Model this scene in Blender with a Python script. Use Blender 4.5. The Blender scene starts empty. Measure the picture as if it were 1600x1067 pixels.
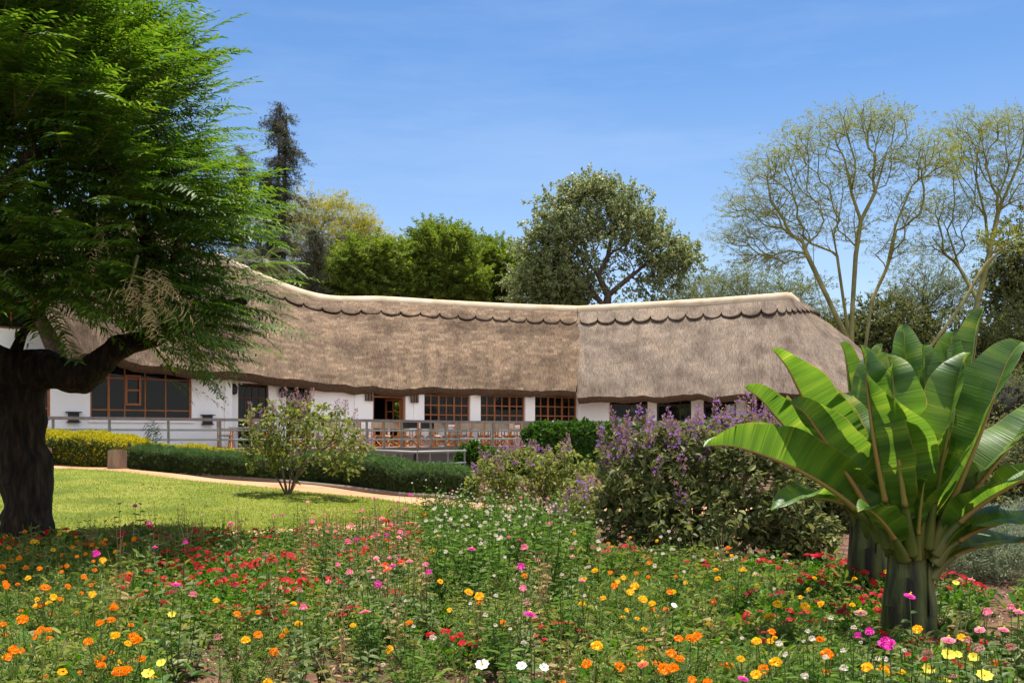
import bpy, math, random
import numpy as np
from mathutils import Vector, Matrix
sc = bpy.context.scene
COL = sc.collection
rng = np.random.default_rng(7)
random.seed(7)

# ---------------------------------------------------------------- camera, sky, sun, exposure
F, HZ, CZ = 1555.56, 680.0, 1.6          # focal length in photo pixels, horizon row, eye height
cam = bpy.data.cameras.new('camera'); camo = bpy.data.objects.new('camera', cam); COL.objects.link(camo)
cam.sensor_width = 36.0; cam.lens = 35.0; cam.shift_y = (HZ - 533.5) / 1600.0
cam.clip_start = 0.05; cam.clip_end = 2000
camo.location = (0, 0, CZ); camo.rotation_euler = (math.radians(90), 0, 0)
sc.camera = camo

SUN_EL, SUN_AZ = math.radians(75), math.radians(20)      # azimuth from +Y towards +X
wd = bpy.data.worlds.new('World'); sc.world = wd; wd.use_nodes = True
wn, wl = wd.node_tree.nodes, wd.node_tree.links
bg = wn['Background']
sky = wn.new('ShaderNodeTexSky'); sky.sky_type = 'NISHITA'; sky.sun_disc = False
sky.sun_elevation = SUN_EL; sky.sun_rotation = SUN_AZ
sky.altitude = 1700; sky.air_density = 1.0; sky.dust_density = 1.0; sky.ozone_density = 2.5
# faint high cirrus over a clean blue
hs = wn.new('ShaderNodeHueSaturation'); hs.inputs['Saturation'].default_value = 1.17; wl.new(sky.outputs[0], hs.inputs['Color'])
tcw = wn.new('ShaderNodeTexCoord'); mpw = wn.new('ShaderNodeMapping'); mpw.inputs['Scale'].default_value = (1.2, 1.2, 7.0); mpw.inputs['Rotation'].default_value = (0.25, 0.2, 0)
wl.new(tcw.outputs['Generated'], mpw.inputs[0])
cn = wn.new('ShaderNodeTexNoise'); cn.inputs['Scale'].default_value = 1.6; cn.inputs['Detail'].default_value = 7; cn.inputs['Roughness'].default_value = 0.62; wl.new(mpw.outputs[0], cn.inputs['Vector'])
cr_ = wn.new('ShaderNodeMapRange'); cr_.inputs['From Min'].default_value = 0.46; cr_.inputs['From Max'].default_value = 0.8; cr_.inputs['To Max'].default_value = 0.16; wl.new(cn.outputs[0], cr_.inputs[0])
cmx = wn.new('ShaderNodeMix'); cmx.data_type = 'RGBA'; cmx.inputs['B'].default_value = (6.2, 6.6, 7.2, 1)
hz = wn.new('ShaderNodeSeparateXYZ'); wl.new(tcw.outputs['Generated'], hz.inputs[0])
hr = wn.new('ShaderNodeMapRange'); hr.inputs['From Min'].default_value = 0.34; hr.inputs['From Max'].default_value = 0.05; hr.inputs['To Max'].default_value = 0.42; wl.new(hz.outputs['Z'], hr.inputs[0])
hx = wn.new('ShaderNodeMix'); hx.data_type = 'RGBA'; hx.inputs['B'].default_value = (4.4, 4.9, 5.3, 1); wl.new(hr.outputs[0], hx.inputs[0]); wl.new(hs.outputs[0], hx.inputs['A'])
wl.new(cr_.outputs[0], cmx.inputs[0]); wl.new(hx.outputs['Result'], cmx.inputs['A'])
# unseen bright cloud added behind the camera, as fill on the fronts facing it
spw = wn.new('ShaderNodeSeparateXYZ'); wl.new(tcw.outputs['Generated'], spw.inputs[0])
hm = wn.new('ShaderNodeMapRange'); hm.inputs['From Min'].default_value = -0.12; hm.inputs['From Max'].default_value = -0.45; wl.new(spw.outputs['Y'], hm.inputs[0])
c2 = wn.new('ShaderNodeTexNoise'); c2.inputs['Scale'].default_value = 3.2; c2.inputs['Detail'].default_value = 7; wl.new(tcw.outputs['Generated'], c2.inputs['Vector'])
c3 = wn.new('ShaderNodeMapRange'); c3.inputs['From Min'].default_value = 0.40; c3.inputs['From Max'].default_value = 0.52; wl.new(c2.outputs[0], c3.inputs[0])
cm = wn.new('ShaderNodeMath'); cm.operation = 'MULTIPLY'; wl.new(hm.outputs[0], cm.inputs[0]); wl.new(c3.outputs[0], cm.inputs[1])
cx2 = wn.new('ShaderNodeMix'); cx2.data_type = 'RGBA'; cx2.inputs['B'].default_value = (9.2, 9.3, 9.5, 1)
wl.new(cm.outputs[0], cx2.inputs[0]); wl.new(cmx.outputs['Result'], cx2.inputs['A'])
wl.new(cx2.outputs['Result'], bg.inputs[0]); bg.inputs[1].default_value = 0.098

sl = bpy.data.lights.new('sun', 'SUN'); so = bpy.data.objects.new('sun', sl); COL.objects.link(so)
sl.energy = 5.0; sl.angle = math.radians(0.53); sl.color = (1.0, 0.95, 0.87)
sd = Vector((math.sin(SUN_AZ) * math.cos(SUN_EL), math.cos(SUN_AZ) * math.cos(SUN_EL), math.sin(SUN_EL)))
so.rotation_euler = sd.to_track_quat('Z', 'Y').to_euler()
so.location = (20, 20, 40)
sc.view_settings.view_transform = 'Standard'; sc.view_settings.look = 'None'
sc.view_settings.gamma = 1.0; sc.view_settings.exposure = 0.84
sc.cycles.max_bounces = 8; sc.cycles.diffuse_bounces = 4; sc.cycles.transparent_max_bounces = 16
sc.cycles.use_denoising = True

# ---------------------------------------------------------------- helpers
def A(*v): return np.array(v, float)
def P(px, py, Y): return A((px - 800) / F * Y, Y, CZ + (HZ - py) / F * Y)
def unit(v):
    v = np.asarray(v, float); n = np.linalg.norm(v, axis=-1, keepdims=True); return v / np.maximum(n, 1e-9)

class MB:
    """collects polygons and links them as one mesh object"""
    def __init__(s): s.V = []; s.F = []; s.UV = []; s.n = 0; s.has_uv = False
    def add(s, V, Fc, mi=0, uv=None, smooth=False):
        V = np.asarray(V, float).reshape(-1, 3); Fc = np.asarray(Fc, int)
        s.V.append(V); s.F.append((Fc + s.n, mi, smooth)); s.n += len(V)
        if uv is None: uv = np.zeros((len(V), 2))
        else: s.has_uv = True
        s.UV.append(np.asarray(uv, float))
        return s
    def box(s, c0, c1, mi=0, fr=None):
        x0, y0, z0 = c0; x1, y1, z1 = c1
        V = np.array([[x0,y0,z0],[x1,y0,z0],[x1,y1,z0],[x0,y1,z0],[x0,y0,z1],[x1,y0,z1],[x1,y1,z1],[x0,y1,z1]], float)
        if fr is not None: V = fr.w(V)
        return s.add(V, [[0,3,2,1],[4,5,6,7],[0,1,5,4],[1,2,6,5],[2,3,7,6],[3,0,4,7]], mi)
    def tube(s, pts, rad, sides=6, mi=0, cap=True, smooth=True, flat=1.0):
        pts = np.asarray(pts, float); n = len(pts)
        rad = np.full(n, rad) if np.isscalar(rad) else np.asarray(rad, float)
        T = np.gradient(pts, axis=0); T = unit(T)
        ref = A(0, 0, 1) if abs(T[:, 2]).mean() < 0.8 else A(1, 0, 0)
        U = unit(np.cross(T, ref)); W = np.cross(T, U)
        a = np.arange(sides) / sides * 2 * math.pi
        V = (pts[:, None] + rad[:, None, None] * (np.cos(a)[None, :, None] * U[:, None] + flat * np.sin(a)[None, :, None] * W[:, None])).reshape(-1, 3)
        i = np.arange(n - 1)[:, None] * sides; j = np.arange(sides)[None]; k = (j + 1) % sides
        q = np.stack([i + j, i + sides + j, i + sides + k, i + k], -1).reshape(-1, 4)
        L = np.concatenate([[0], np.cumsum(np.linalg.norm(np.diff(pts, axis=0), axis=1))])
        uv = np.stack([np.tile(np.arange(sides) / sides, n), np.repeat(L, sides)], -1)
        s.add(V, q, mi, uv, smooth)
        if cap and sides > 3:
            o = s.n - len(V)
            for r0 in (0, (n - 1) * sides):
                if sides == 4: s.F.append((np.array([[o+r0, o+r0+1, o+r0+2, o+r0+3]]), mi, False))
                else:
                    s.F.append((np.array([[o + r0, o + r0 + m, o + r0 + m + 1] for m in range(1, sides - 1)]), mi, False))
        return s
    def scatter(s, T, pos, X, Zr, scale=1.0, mi=0):
        """copies of template (V, F) into the mesh; X = forward directions, Zr = rough up directions"""
        tv, tf = T; pos = np.asarray(pos, float).reshape(-1, 3); m = len(pos)
        if m == 0: return s
        X = unit(np.broadcast_to(X, (m, 3))); Zr = np.broadcast_to(Zr, (m, 3))
        Y = unit(np.cross(Zr, X)); Z = np.cross(X, Y)
        sca = np.broadcast_to(np.asarray(scale, float), (m,))
        R = np.stack([X, Y, Z], 1) * sca[:, None, None]
        V = np.einsum('tk,mkj->mtj', tv, R) + pos[:, None]
        Fc = (tf[None] + (np.arange(m) * len(tv))[:, None, None]).reshape(-1, tf.shape[1])
        return s.add(V.reshape(-1, 3), Fc, mi)
    def grid(s, V, mi=0, uv=None, smooth=True, closed=False):
        V = np.asarray(V, float); n, m = V.shape[:2]
        i = np.arange(n - 1)[:, None] * m; mm = m if closed else m - 1
        j = np.arange(mm)[None]; k = (j + 1) % m
        q = np.stack([i + j, i + k, i + m + k, i + m + j], -1).reshape(-1, 4)
        return s.add(V.reshape(-1, 3), q, mi, None if uv is None else np.asarray(uv).reshape(-1, 2), smooth)
    def mesh(s, name, mats):
        me = bpy.data.meshes.new(name)
        V = np.concatenate(s.V); UV = np.concatenate(s.UV)
        fl = [f for f in s.F if len(f[0])]
        lv = np.concatenate([f[0].reshape(-1) for f in fl])
        tot = np.concatenate([np.full(len(f[0]), f[0].shape[1]) for f in fl])
        mi = np.concatenate([np.full(len(f[0]), f[1]) for f in fl])
        sm = np.concatenate([np.full(len(f[0]), f[2], bool) for f in fl])
        me.vertices.add(len(V)); me.vertices.foreach_set('co', V.astype(np.float32).reshape(-1))
        me.loops.add(len(lv)); me.loops.foreach_set('vertex_index', lv.astype(np.int32))
        me.polygons.add(len(tot))
        st = np.concatenate([[0], np.cumsum(tot)[:-1]])
        me.polygons.foreach_set('loop_start', st.astype(np.int32))
        me.polygons.foreach_set('material_index', mi.astype(np.int32))
        me.polygons.foreach_set('use_smooth', sm)
        if s.has_uv:
            ul = me.uv_layers.new(name='UVMap'); ul.data.foreach_set('uv', UV[lv].astype(np.float32).reshape(-1))
        for m in (mats if isinstance(mats, (list, tuple)) else [mats]): me.materials.append(m)
        me.update(calc_edges=True); me.validate()
        return me
    def build(s, name, mats, parent=None):
        return link(name, s.mesh(name, mats), parent)

def link(name, data, parent=None, loc=None, rotz=0, scale=1):
    o = bpy.data.objects.new(name, data); COL.objects.link(o)
    if parent is not None: o.parent = parent
    if loc is not None: o.location = [float(c) for c in loc]
    if rotz: o.rotation_euler = (0, 0, rotz)
    if scale != 1: o.scale = (scale,) * 3
    return o
def tag(o, label=None, cat=None, group=None, kind=None):
    if label: o['label'] = label
    if cat: o['category'] = cat
    if group: o['group'] = group
    if kind: o['kind'] = kind
    return o
def thing(name, label, cat, loc=(0, 0, 0), group=None, rotz=0):
    return tag(link(name, None, None, loc, rotz), label, cat, group)
def shift(V, loc): return np.asarray(V) - np.asarray(loc)

class Frame:
    """local wall frame: u along the wall, d outwards, z up"""
    def __init__(s, a, b):
        s.a = A(a[0], a[1], 0); b = A(b[0], b[1], 0); s.L = np.linalg.norm(b - s.a); s.u = (b - s.a) / s.L
        s.n = A(s.u[1], -s.u[0], 0)
    def w(s, V):
        V = np.asarray(V, float); return s.a + V[..., 0:1] * s.u + V[..., 1:2] * s.n + V[..., 2:3] * A(0, 0, 1)
    def at(s, px):                                   # u where the view column px meets the wall
        k = (px - 800) / F
        return (k * s.a[1] - s.a[0]) / (s.u[0] - k * s.u[1])
    def z(s, px, py): return P(px, py, (s.a + s.at(px) * s.u)[1])[2]

# ---------------------------------------------------------------- materials
def newmat(name):
    m = bpy.data.materials.new(name); m.use_nodes = True
    nt = m.node_tree; return m, nt.nodes, nt.links, nt.nodes['Principled BSDF']
def ramp(n, cols, pos=None):
    r = n.new('ShaderNodeValToRGB'); e = r.color_ramp.elements
    pos = pos or [i / max(1, len(cols) - 1) for i in range(len(cols))]
    while len(e) < len(cols): e.new(0.5)
    for i, (c, p) in enumerate(zip(cols, pos)): e[i].position = p; e[i].color = (*c, 1)
    return r
def sock(node, *names):
    for k in names:
        if k in node.inputs: return node.inputs[k]
def leafmat(name, cols, trans=0.35, rough=0.55, spec=0.3, tcol=None, patch=0.25):
    """leaf: colour varies from leaf to leaf and from bough to bough, part of the light passes through"""
    m, n, l, b = newmat(name)
    g = n.new('ShaderNodeNewGeometry'); no = n.new('ShaderNodeTexNoise'); tc = n.new('ShaderNodeTexCoord')
    no.inputs['Scale'].default_value = 0.9; l.new(tc.outputs['Object'], no.inputs['Vector'])
    mx = n.new('ShaderNodeMath'); mx.operation = 'MULTIPLY_ADD'; mx.inputs[1].default_value = 1 - patch
    m2 = n.new('ShaderNodeMath'); m2.operation = 'MULTIPLY_ADD'; m2.inputs[1].default_value = 2 * patch; m2.inputs[2].default_value = -0.5 * patch
    l.new(no.outputs[0], m2.inputs[0])
    l.new(g.outputs['Random Per Island'], mx.inputs[0]); l.new(m2.outputs[0], mx.inputs[2])
    r = ramp(n, cols); l.new(mx.outputs[0], r.inputs[0])
    l.new(r.outputs[0], b.inputs['Base Color'])
    b.inputs['Roughness'].default_value = rough; sock(b, 'Specular IOR Level').default_value = spec
    if trans > 0:
        t = n.new('ShaderNodeBsdfTranslucent'); ms = n.new('ShaderNodeMixShader'); ms.inputs[0].default_value = trans
        hs = n.new('ShaderNodeHueSaturation'); hs.inputs['Value'].default_value = 1.45; hs.inputs['Saturation'].default_value = 1.1
        hs.inputs['Hue'].default_value = 0.485
        l.new(r.outputs[0], hs.inputs['Color']); l.new(hs.outputs[0], t.inputs[0])
        l.new(b.outputs[0], ms.inputs[1]); l.new(t.outputs[0], ms.inputs[2])
        l.new(ms.outputs[0], n['Material Output'].inputs[0])
    return m
def noisemat(name, cols, scale=5, rough=0.8, stretch=(1, 1, 1), bump=0.3, bscale=None, detail=6, spec=0.3, coord='Object', dist=0.02, pos=None):
    m, n, l, b = newmat(name)
    tc = n.new('ShaderNodeTexCoord'); mp = n.new('ShaderNodeMapping'); mp.inputs['Scale'].default_value = stretch
    l.new(tc.outputs[coord], mp.inputs[0])
    no = n.new('ShaderNodeTexNoise'); no.inputs['Scale'].default_value = scale; no.inputs['Detail'].default_value = detail
    l.new(mp.outputs[0], no.inputs['Vector'])
    r = ramp(n, cols, pos or ([0.3 + 0.4 * i / max(1, len(cols) - 1) for i in range(len(cols))])); l.new(no.outputs[0], r.inputs[0])
    l.new(r.outputs[0], b.inputs['Base Color']); b.inputs['Roughness'].default_value = rough
    sock(b, 'Specular IOR Level').default_value = spec
    if bump:
        n2 = n.new('ShaderNodeTexNoise'); n2.inputs['Scale'].default_value = bscale or scale * 4; n2.inputs['Detail'].default_value = 4
        l.new(mp.outputs[0], n2.inputs['Vector'])
        bp = n.new('ShaderNodeBump'); bp.inputs['Strength'].default_value = bump; bp.inputs['Distance'].default_value = dist
        l.new(n2.outputs[0], bp.inputs['Height']); l.new(bp.outputs[0], b.inputs['Normal'])
    return m
M = {}
M['soil'] = noisemat('soil', [(0.055,0.026,0.015),(0.12,0.058,0.034),(0.19,0.10,0.06)], 3.0, 0.95, bump=0.8, bscale=45, dist=0.03)
M['path'] = noisemat('path', [(0.38,0.19,0.09),(0.47,0.245,0.12),(0.53,0.29,0.155)], 1.3, 0.95, bump=0.35, bscale=60)
M['lawn'] = noisemat('lawn', [(0.085,0.12,0.008),(0.15,0.18,0.014),(0.22,0.22,0.032)], 1.1, 0.9, bump=0.6, bscale=70, detail=12)
M['white'] = noisemat('white_plaster', [(0.865,0.855,0.845),(0.90,0.895,0.885)], 2.0, 0.85, bump=0.12, bscale=14)
M['wood'] = noisemat('window_wood', [(0.22,0.07,0.022),(0.36,0.125,0.04)], 4, 0.5, (1,1,8), bump=0.1)
M['darkwood'] = noisemat('dark_wood', [(0.05,0.022,0.012),(0.09,0.04,0.02)], 4, 0.6, bump=0.1)
M['chairwood'] = noisemat('chair_wood', [(0.42,0.15,0.04),(0.58,0.25,0.075)], 6, 0.45, bump=0.1)
M['canvas'] = noisemat('chair_canvas', [(0.38,0.31,0.23),(0.47,0.39,0.30)], 8, 0.9, bump=0.1)
M['blackcanvas'] = noisemat('dark_canvas', [(0.03,0.032,0.035),(0.05,0.05,0.055)], 8, 0.9, bump=0.1)
M['deckwood'] = noisemat('deck_boards', [(0.36,0.25,0.19),(0.48,0.35,0.27)], 3, 0.8, (1,6,1), bump=0.2)
M['fascia'] = noisemat('deck_fascia', [(0.15,0.105,0.08),(0.22,0.16,0.12)], 3, 0.8, (1,1,10), bump=0.2)
M['railwood'] = noisemat('rail_wood', [(0.20,0.17,0.15),(0.28,0.245,0.22)], 5, 0.7, bump=0.1)
M['railgreen'] = noisemat('rail_paint', [(0.28,0.34,0.31),(0.36,0.41,0.38)], 3, 0.5, bump=0.05)
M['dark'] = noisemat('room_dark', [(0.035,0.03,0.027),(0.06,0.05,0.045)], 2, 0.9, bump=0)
M['black'] = noisemat('lantern_black', [(0.012,0.012,0.013),(0.025,0.025,0.027)], 6, 0.5, bump=0.05)
M['cement'] = noisemat('ridge_cement', [(0.46,0.345,0.225),(0.58,0.455,0.31),(0.66,0.54,0.39)], 1.2, 0.9, bump=0.25, bscale=12)
M['barkdark'] = noisemat('dark_bark', [(0.010,0.007,0.004),(0.03,0.02,0.012),(0.075,0.05,0.03)], 7, 0.95, (1.8,1.8,0.4), bump=1.0, bscale=11, dist=0.14)
M['bark'] = noisemat('bark', [(0.06,0.042,0.03),(0.12,0.09,0.065)], 4, 0.95, (2,2,0.5), bump=0.8, dist=0.05)
M['feverbark'] = noisemat('yellow_bark', [(0.14,0.13,0.04),(0.30,0.275,0.105)], 1.5, 0.8, bump=0.3)
M['twig'] = noisemat('twig_bark', [(0.10,0.07,0.045),(0.18,0.13,0.085)], 4, 0.9, bump=0.2)
M['log'] = noisemat('log_bark', [(0.20,0.13,0.09),(0.36,0.26,0.19)], 6, 0.9, (2,2,0.3), bump=0.7, dist=0.02)
M['logcut'] = noisemat('log_cut', [(0.33,0.25,0.18),(0.46,0.36,0.27)], 12, 0.9, bump=0.2)

def glassmat():
    m, n, l, b = newmat('window_glass')
    b.inputs['Base Color'].default_value = (0.01, 0.012, 0.011, 1); b.inputs['Roughness'].default_value = 0.03
    sock(b, 'Specular IOR Level').default_value = 0.25
    no = n.new('ShaderNodeTexNoise'); no.inputs['Scale'].default_value = 1.2
    bp = n.new('ShaderNodeBump'); bp.inputs['Strength'].default_value = 0.04; bp.inputs['Distance'].default_value = 0.02
    tc = n.new('ShaderNodeTexCoord'); l.new(tc.outputs['Object'], no.inputs['Vector'])
    l.new(no.outputs[0], bp.inputs['Height']); l.new(bp.outputs[0], b.inputs['Normal'])
    t = n.new('ShaderNodeBsdfTransparent'); t.inputs[0].default_value = (0.75, 0.8, 0.78, 1)
    ms = n.new('ShaderNodeMixShader'); ms.inputs[0].default_value = 0.45
    l.new(t.outputs[0], ms.inputs[2]); l.new(b.outputs[0], ms.inputs[1]); l.new(ms.outputs[0], n['Material Output'].inputs[0])
    return m
M['glass'] = glassmat()

def thatch(name, cols, patch, pcols, bw=0.42, bh=0.27):
    """thatch: fine strands down the slope, courses of bundles with their own tint"""
    m, n, l, b = newmat(name)
    uv = n.new('ShaderNodeUVMap')
    wn1 = n.new('ShaderNodeTexNoise'); wn1.inputs['Scale'].default_value = 1.7; wn1.inputs['Detail'].default_value = 5
    l.new(uv.outputs[0], wn1.inputs['Vector'])
    dis = n.new('ShaderNodeVectorMath'); dis.operation = 'MULTIPLY_ADD'; dis.inputs[1].default_value = (0.30, 0.16, 0)
    l.new(wn1.outputs['Color'], dis.inputs[0]); l.new(uv.outputs[0], dis.inputs[2])
    fine = n.new('ShaderNodeTexNoise'); fine.inputs['Scale'].default_value = 1.0; fine.inputs['Detail'].default_value = 8; fine.inputs['Roughness'].default_value = 0.7
    mp = n.new('ShaderNodeMapping'); mp.inputs['Scale'].default_value = (20, 2.6, 1)
    l.new(dis.outputs[0], mp.inputs[0]); l.new(mp.outputs[0], fine.inputs['Vector'])
    r = ramp(n, cols, [0.28, 0.45, 0.58, 0.74]); l.new(fine.outputs[0], r.inputs[0])
    br = n.new('ShaderNodeTexBrick'); br.inputs['Scale'].default_value = 1; br.offset = 0.37
    br.inputs['Brick Width'].default_value = bw; br.inputs['Row Height'].default_value = bh; br.inputs['Mortar Size'].default_value = 0.0
    br.inputs['Bias'].default_value = -0.35
    br.inputs['Color1'].default_value = (*pcols[0], 1); br.inputs['Color2'].default_value = (*pcols[1], 1)
    l.new(dis.outputs[0], br.inputs['Vector'])
    mix = n.new('ShaderNodeMix'); mix.data_type = 'RGBA'; mix.blend_type = 'MULTIPLY'; mix.inputs[0].default_value = patch
    l.new(r.outputs[0], mix.inputs['A']); l.new(br.outputs[0], mix.inputs['B'])
    big = n.new('ShaderNodeTexNoise'); big.inputs['Scale'].default_value = 0.45; big.inputs['Detail'].default_value = 6
    l.new(uv.outputs[0], big.inputs['Vector'])
    r2 = ramp(n, [(0.60,0.58,0.57),(1,1,1),(1.06,1.04,1.0)], [0.34, 0.52, 0.68]); l.new(big.outputs[0], r2.inputs[0])
    mix2 = n.new('ShaderNodeMix'); mix2.data_type = 'RGBA'; mix2.blend_type = 'MULTIPLY'; mix2.inputs[0].default_value = 1
    l.new(mix.outputs['Result'], mix2.inputs['A']); l.new(r2.outputs[0], mix2.inputs['B'])
    # long weather streaks running down the slope
    stm = n.new('ShaderNodeMapping'); stm.inputs['Scale'].default_value = (1.5, .16, 1); l.new(dis.outputs[0], stm.inputs[0])
    stn = n.new('ShaderNodeTexNoise'); stn.inputs['Scale'].default_value = 1.6; stn.inputs['Detail'].default_value = 7; stn.inputs['Roughness'].default_value = .65; l.new(stm.outputs[0], stn.inputs['Vector'])
    r3 = ramp(n, [(.70,.69,.69),(1,1,1),(1.08,1.06,1.03)], [.34, .52, .7]); l.new(stn.outputs[0], r3.inputs[0])
    mix3 = n.new('ShaderNodeMix'); mix3.data_type = 'RGBA'; mix3.blend_type = 'MULTIPLY'; mix3.inputs[0].default_value = 1
    l.new(mix2.outputs['Result'], mix3.inputs['A']); l.new(r3.outputs[0], mix3.inputs['B'])
    l.new(mix3.outputs['Result'], b.inputs['Base Color']); b.inputs['Roughness'].default_value = 0.95
    sock(b, 'Specular IOR Level').default_value = 0.1
    ad = n.new('ShaderNodeMath'); ad.operation = 'MULTIPLY_ADD'; ad.inputs[1].default_value = 0.55
    l.new(br.outputs[0], ad.inputs[0]); l.new(fine.outputs[0], ad.inputs[2])
    bp = n.new('ShaderNodeBump'); bp.inputs['Strength'].default_value = 1.0; bp.inputs['Distance'].default_value = 0.10
    l.new(ad.outputs[0], bp.inputs['Height']); l.new(bp.outputs[0], b.inputs['Normal'])
    return m
M['thatch'] = thatch('warm_thatch', [(0.09,0.058,0.037),(0.20,0.14,0.095),(0.29,0.21,0.145),(0.44,0.335,0.24)], 0.85, [(0.68,0.65,0.62),(1.38,1.33,1.24)])  # warmer brown straw, more strongly patched than the right wing
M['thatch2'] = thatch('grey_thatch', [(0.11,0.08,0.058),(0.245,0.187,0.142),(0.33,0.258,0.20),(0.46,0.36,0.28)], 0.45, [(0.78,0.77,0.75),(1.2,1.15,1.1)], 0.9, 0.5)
M['thatchcut'] = noisemat('thatch_cut', [(0.05,0.032,0.02),(0.13,0.085,0.055)], 12, 0.95, bump=0.9, bscale=30)

# leaf materials
M['acacia'] = leafmat('feathery_leaf', [(0.023,0.070,0.011),(0.055,0.135,0.015),(0.10,0.19,0.022),(0.20,0.275,0.044)], 0.45, 0.5)
M['dry'] = leafmat('dry_leaf', [(0.30,0.21,0.09),(0.45,0.34,0.16),(0.52,0.42,0.22)], 0.3, 0.8)
M['conifer'] = leafmat('conifer_leaf', [(0.04,0.045,0.022),(0.075,0.08,0.04),(0.14,0.13,0.075)], 0.2, 0.7)
M['fever'] = leafmat('fever_leaf', [(0.11,0.155,0.02),(0.21,0.245,0.035),(0.34,0.335,0.07)], 0.4, 0.6)
M['feveryellow'] = leafmat('yellow_leaf', [(0.20,0.215,0.03),(0.33,0.32,0.05),(0.47,0.43,0.09)], 0.35, 0.6)
M['acaciafar'] = leafmat('acacia_far_leaf', [(0.08,0.11,0.035),(0.14,0.17,0.055),(0.22,0.24,0.09)], 0.35, 0.6)
M['thicket'] = leafmat('thicket_leaf', [(0.05,0.065,0.02),(0.11,0.13,0.04),(0.20,0.21,0.075)], 0.38, 0.6)
M['green'] = leafmat('green_leaf', [(0.06,0.11,0.014),(0.13,0.195,0.028),(0.25,0.31,0.06)], 0.45, 0.6)
M['olive'] = leafmat('olive_leaf', [(0.075,0.11,0.034),(0.145,0.185,0.065),(0.25,0.285,0.115),(0.38,0.39,0.20)], 0.42, 0.45, 0.5)
M['palm'] = leafmat('palm_leaf', [(0.06,0.09,0.03),(0.12,0.15,0.06),(0.2,0.21,0.1)], 0.25, 0.45, 0.5)
M['gold'] = leafmat('golden_leaf', [(0.20,0.22,0.008),(0.46,0.42,0.012),(0.66,0.56,0.02)], 0.3, 0.5)
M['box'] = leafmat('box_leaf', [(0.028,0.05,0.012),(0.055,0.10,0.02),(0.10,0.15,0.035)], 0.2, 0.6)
M['rosemary'] = leafmat('rosemary_leaf', [(0.04,0.085,0.018),(0.08,0.16,0.035),(0.14,0.22,0.06)], 0.2, 0.6)
M['ivy'] = leafmat('ivy_leaf', [(0.025,0.07,0.01),(0.055,0.14,0.015),(0.11,0.22,0.03)], 0.3, 0.4, 0.5)
M['tib'] = leafmat('bush_leaf', [(0.035,0.055,0.014),(0.08,0.11,0.028),(0.17,0.19,0.06),(0.32,0.31,0.11)], 0.3, 0.6)
M['tibmid'] = leafmat('pale_bush_leaf', [(0.05,0.085,0.014),(0.125,0.165,0.032),(0.25,0.28,0.065),(0.38,0.37,0.11)], 0.35, 0.6)
M['purple'] = leafmat('purple_petal', [(0.13,0.02,0.30),(0.24,0.05,0.46),(0.36,0.13,0.50)], 0.35, 0.6)
M['panicle'] = leafmat('flower_stalk', [(0.26,0.13,0.14),(0.38,0.23,0.21),(0.40,0.31,0.20)], 0.3, 0.7)
M['blade'] = leafmat('grass_blade', [(0.08,0.125,0.008),(0.165,0.21,0.014),(0.27,0.26,0.035)], 0.35, 0.6)
M['marileaf'] = leafmat('marigold_leaf', [(0.04,0.09,0.014),(0.12,0.20,0.035),(0.28,0.33,0.08)], 0.4, 0.55)
M['zinleaf'] = leafmat('zinnia_leaf', [(0.05,0.10,0.022),(0.15,0.21,0.07),(0.36,0.38,0.19)], 0.3, 0.6)
M['verleaf'] = leafmat('verbena_leaf', [(0.022,0.08,0.008),(0.06,0.165,0.015),(0.14,0.28,0.03)], 0.35, 0.5)
M['strawleaf'] = leafmat('lance_leaf', [(0.04,0.11,0.018),(0.11,0.21,0.04),(0.25,0.35,0.10)], 0.4, 0.55)
M['weed'] = leafmat('weed_leaf', [(0.07,0.12,0.02),(0.21,0.26,0.055),(0.46,0.41,0.16)], 0.35, 0.6)
M['lav'] = leafmat('lavender_leaf', [(0.12,0.15,0.085),(0.20,0.24,0.14),(0.30,0.33,0.21)], 0.3, 0.7)
M['litter'] = leafmat('litter', [(0.10,0.05,0.03),(0.24,0.14,0.08),(0.40,0.28,0.17),(0.52,0.42,0.28)], 0.1, 0.9)
def petal(name, c0, c1): return leafmat(name, [c0, c1], 0.3, 0.6, 0.2)
M['orange'] = petal('orange_petal', (0.80,0.24,0.002), (0.88,0.38,0.004))
M['yellow'] = petal('yellow_petal', (0.85,0.50,0.008), (0.90,0.64,0.03))
M['lemon'] = petal('lemon_petal', (0.82,0.68,0.03), (0.88,0.78,0.12))
M['magenta'] = petal('magenta_petal', (0.55,0.012,0.26), (0.72,0.05,0.40))
M['pink'] = petal('pink_petal', (0.70,0.12,0.24), (0.80,0.30,0.38))
M['coral'] = petal('coral_petal', (0.72,0.10,0.05), (0.80,0.22,0.10))
M['faded'] = petal('faded_petal', (0.32,0.13,0.11), (0.45,0.24,0.18))
M['red'] = petal('red_petal', (0.42,0.002,0.008), (0.60,0.008,0.016))
M['crimson'] = petal('crimson_petal', (0.20,0.002,0.008), (0.32,0.005,0.014))
M['cream'] = petal('cream_petal', (0.56,0.49,0.38), (0.70,0.65,0.56))
M['petalwhite'] = petal('white_petal', (0.78,0.77,0.73), (0.84,0.83,0.80))
M['seed'] = petal('seed_head', (0.14,0.07,0.04), (0.26,0.15,0.09))
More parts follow.
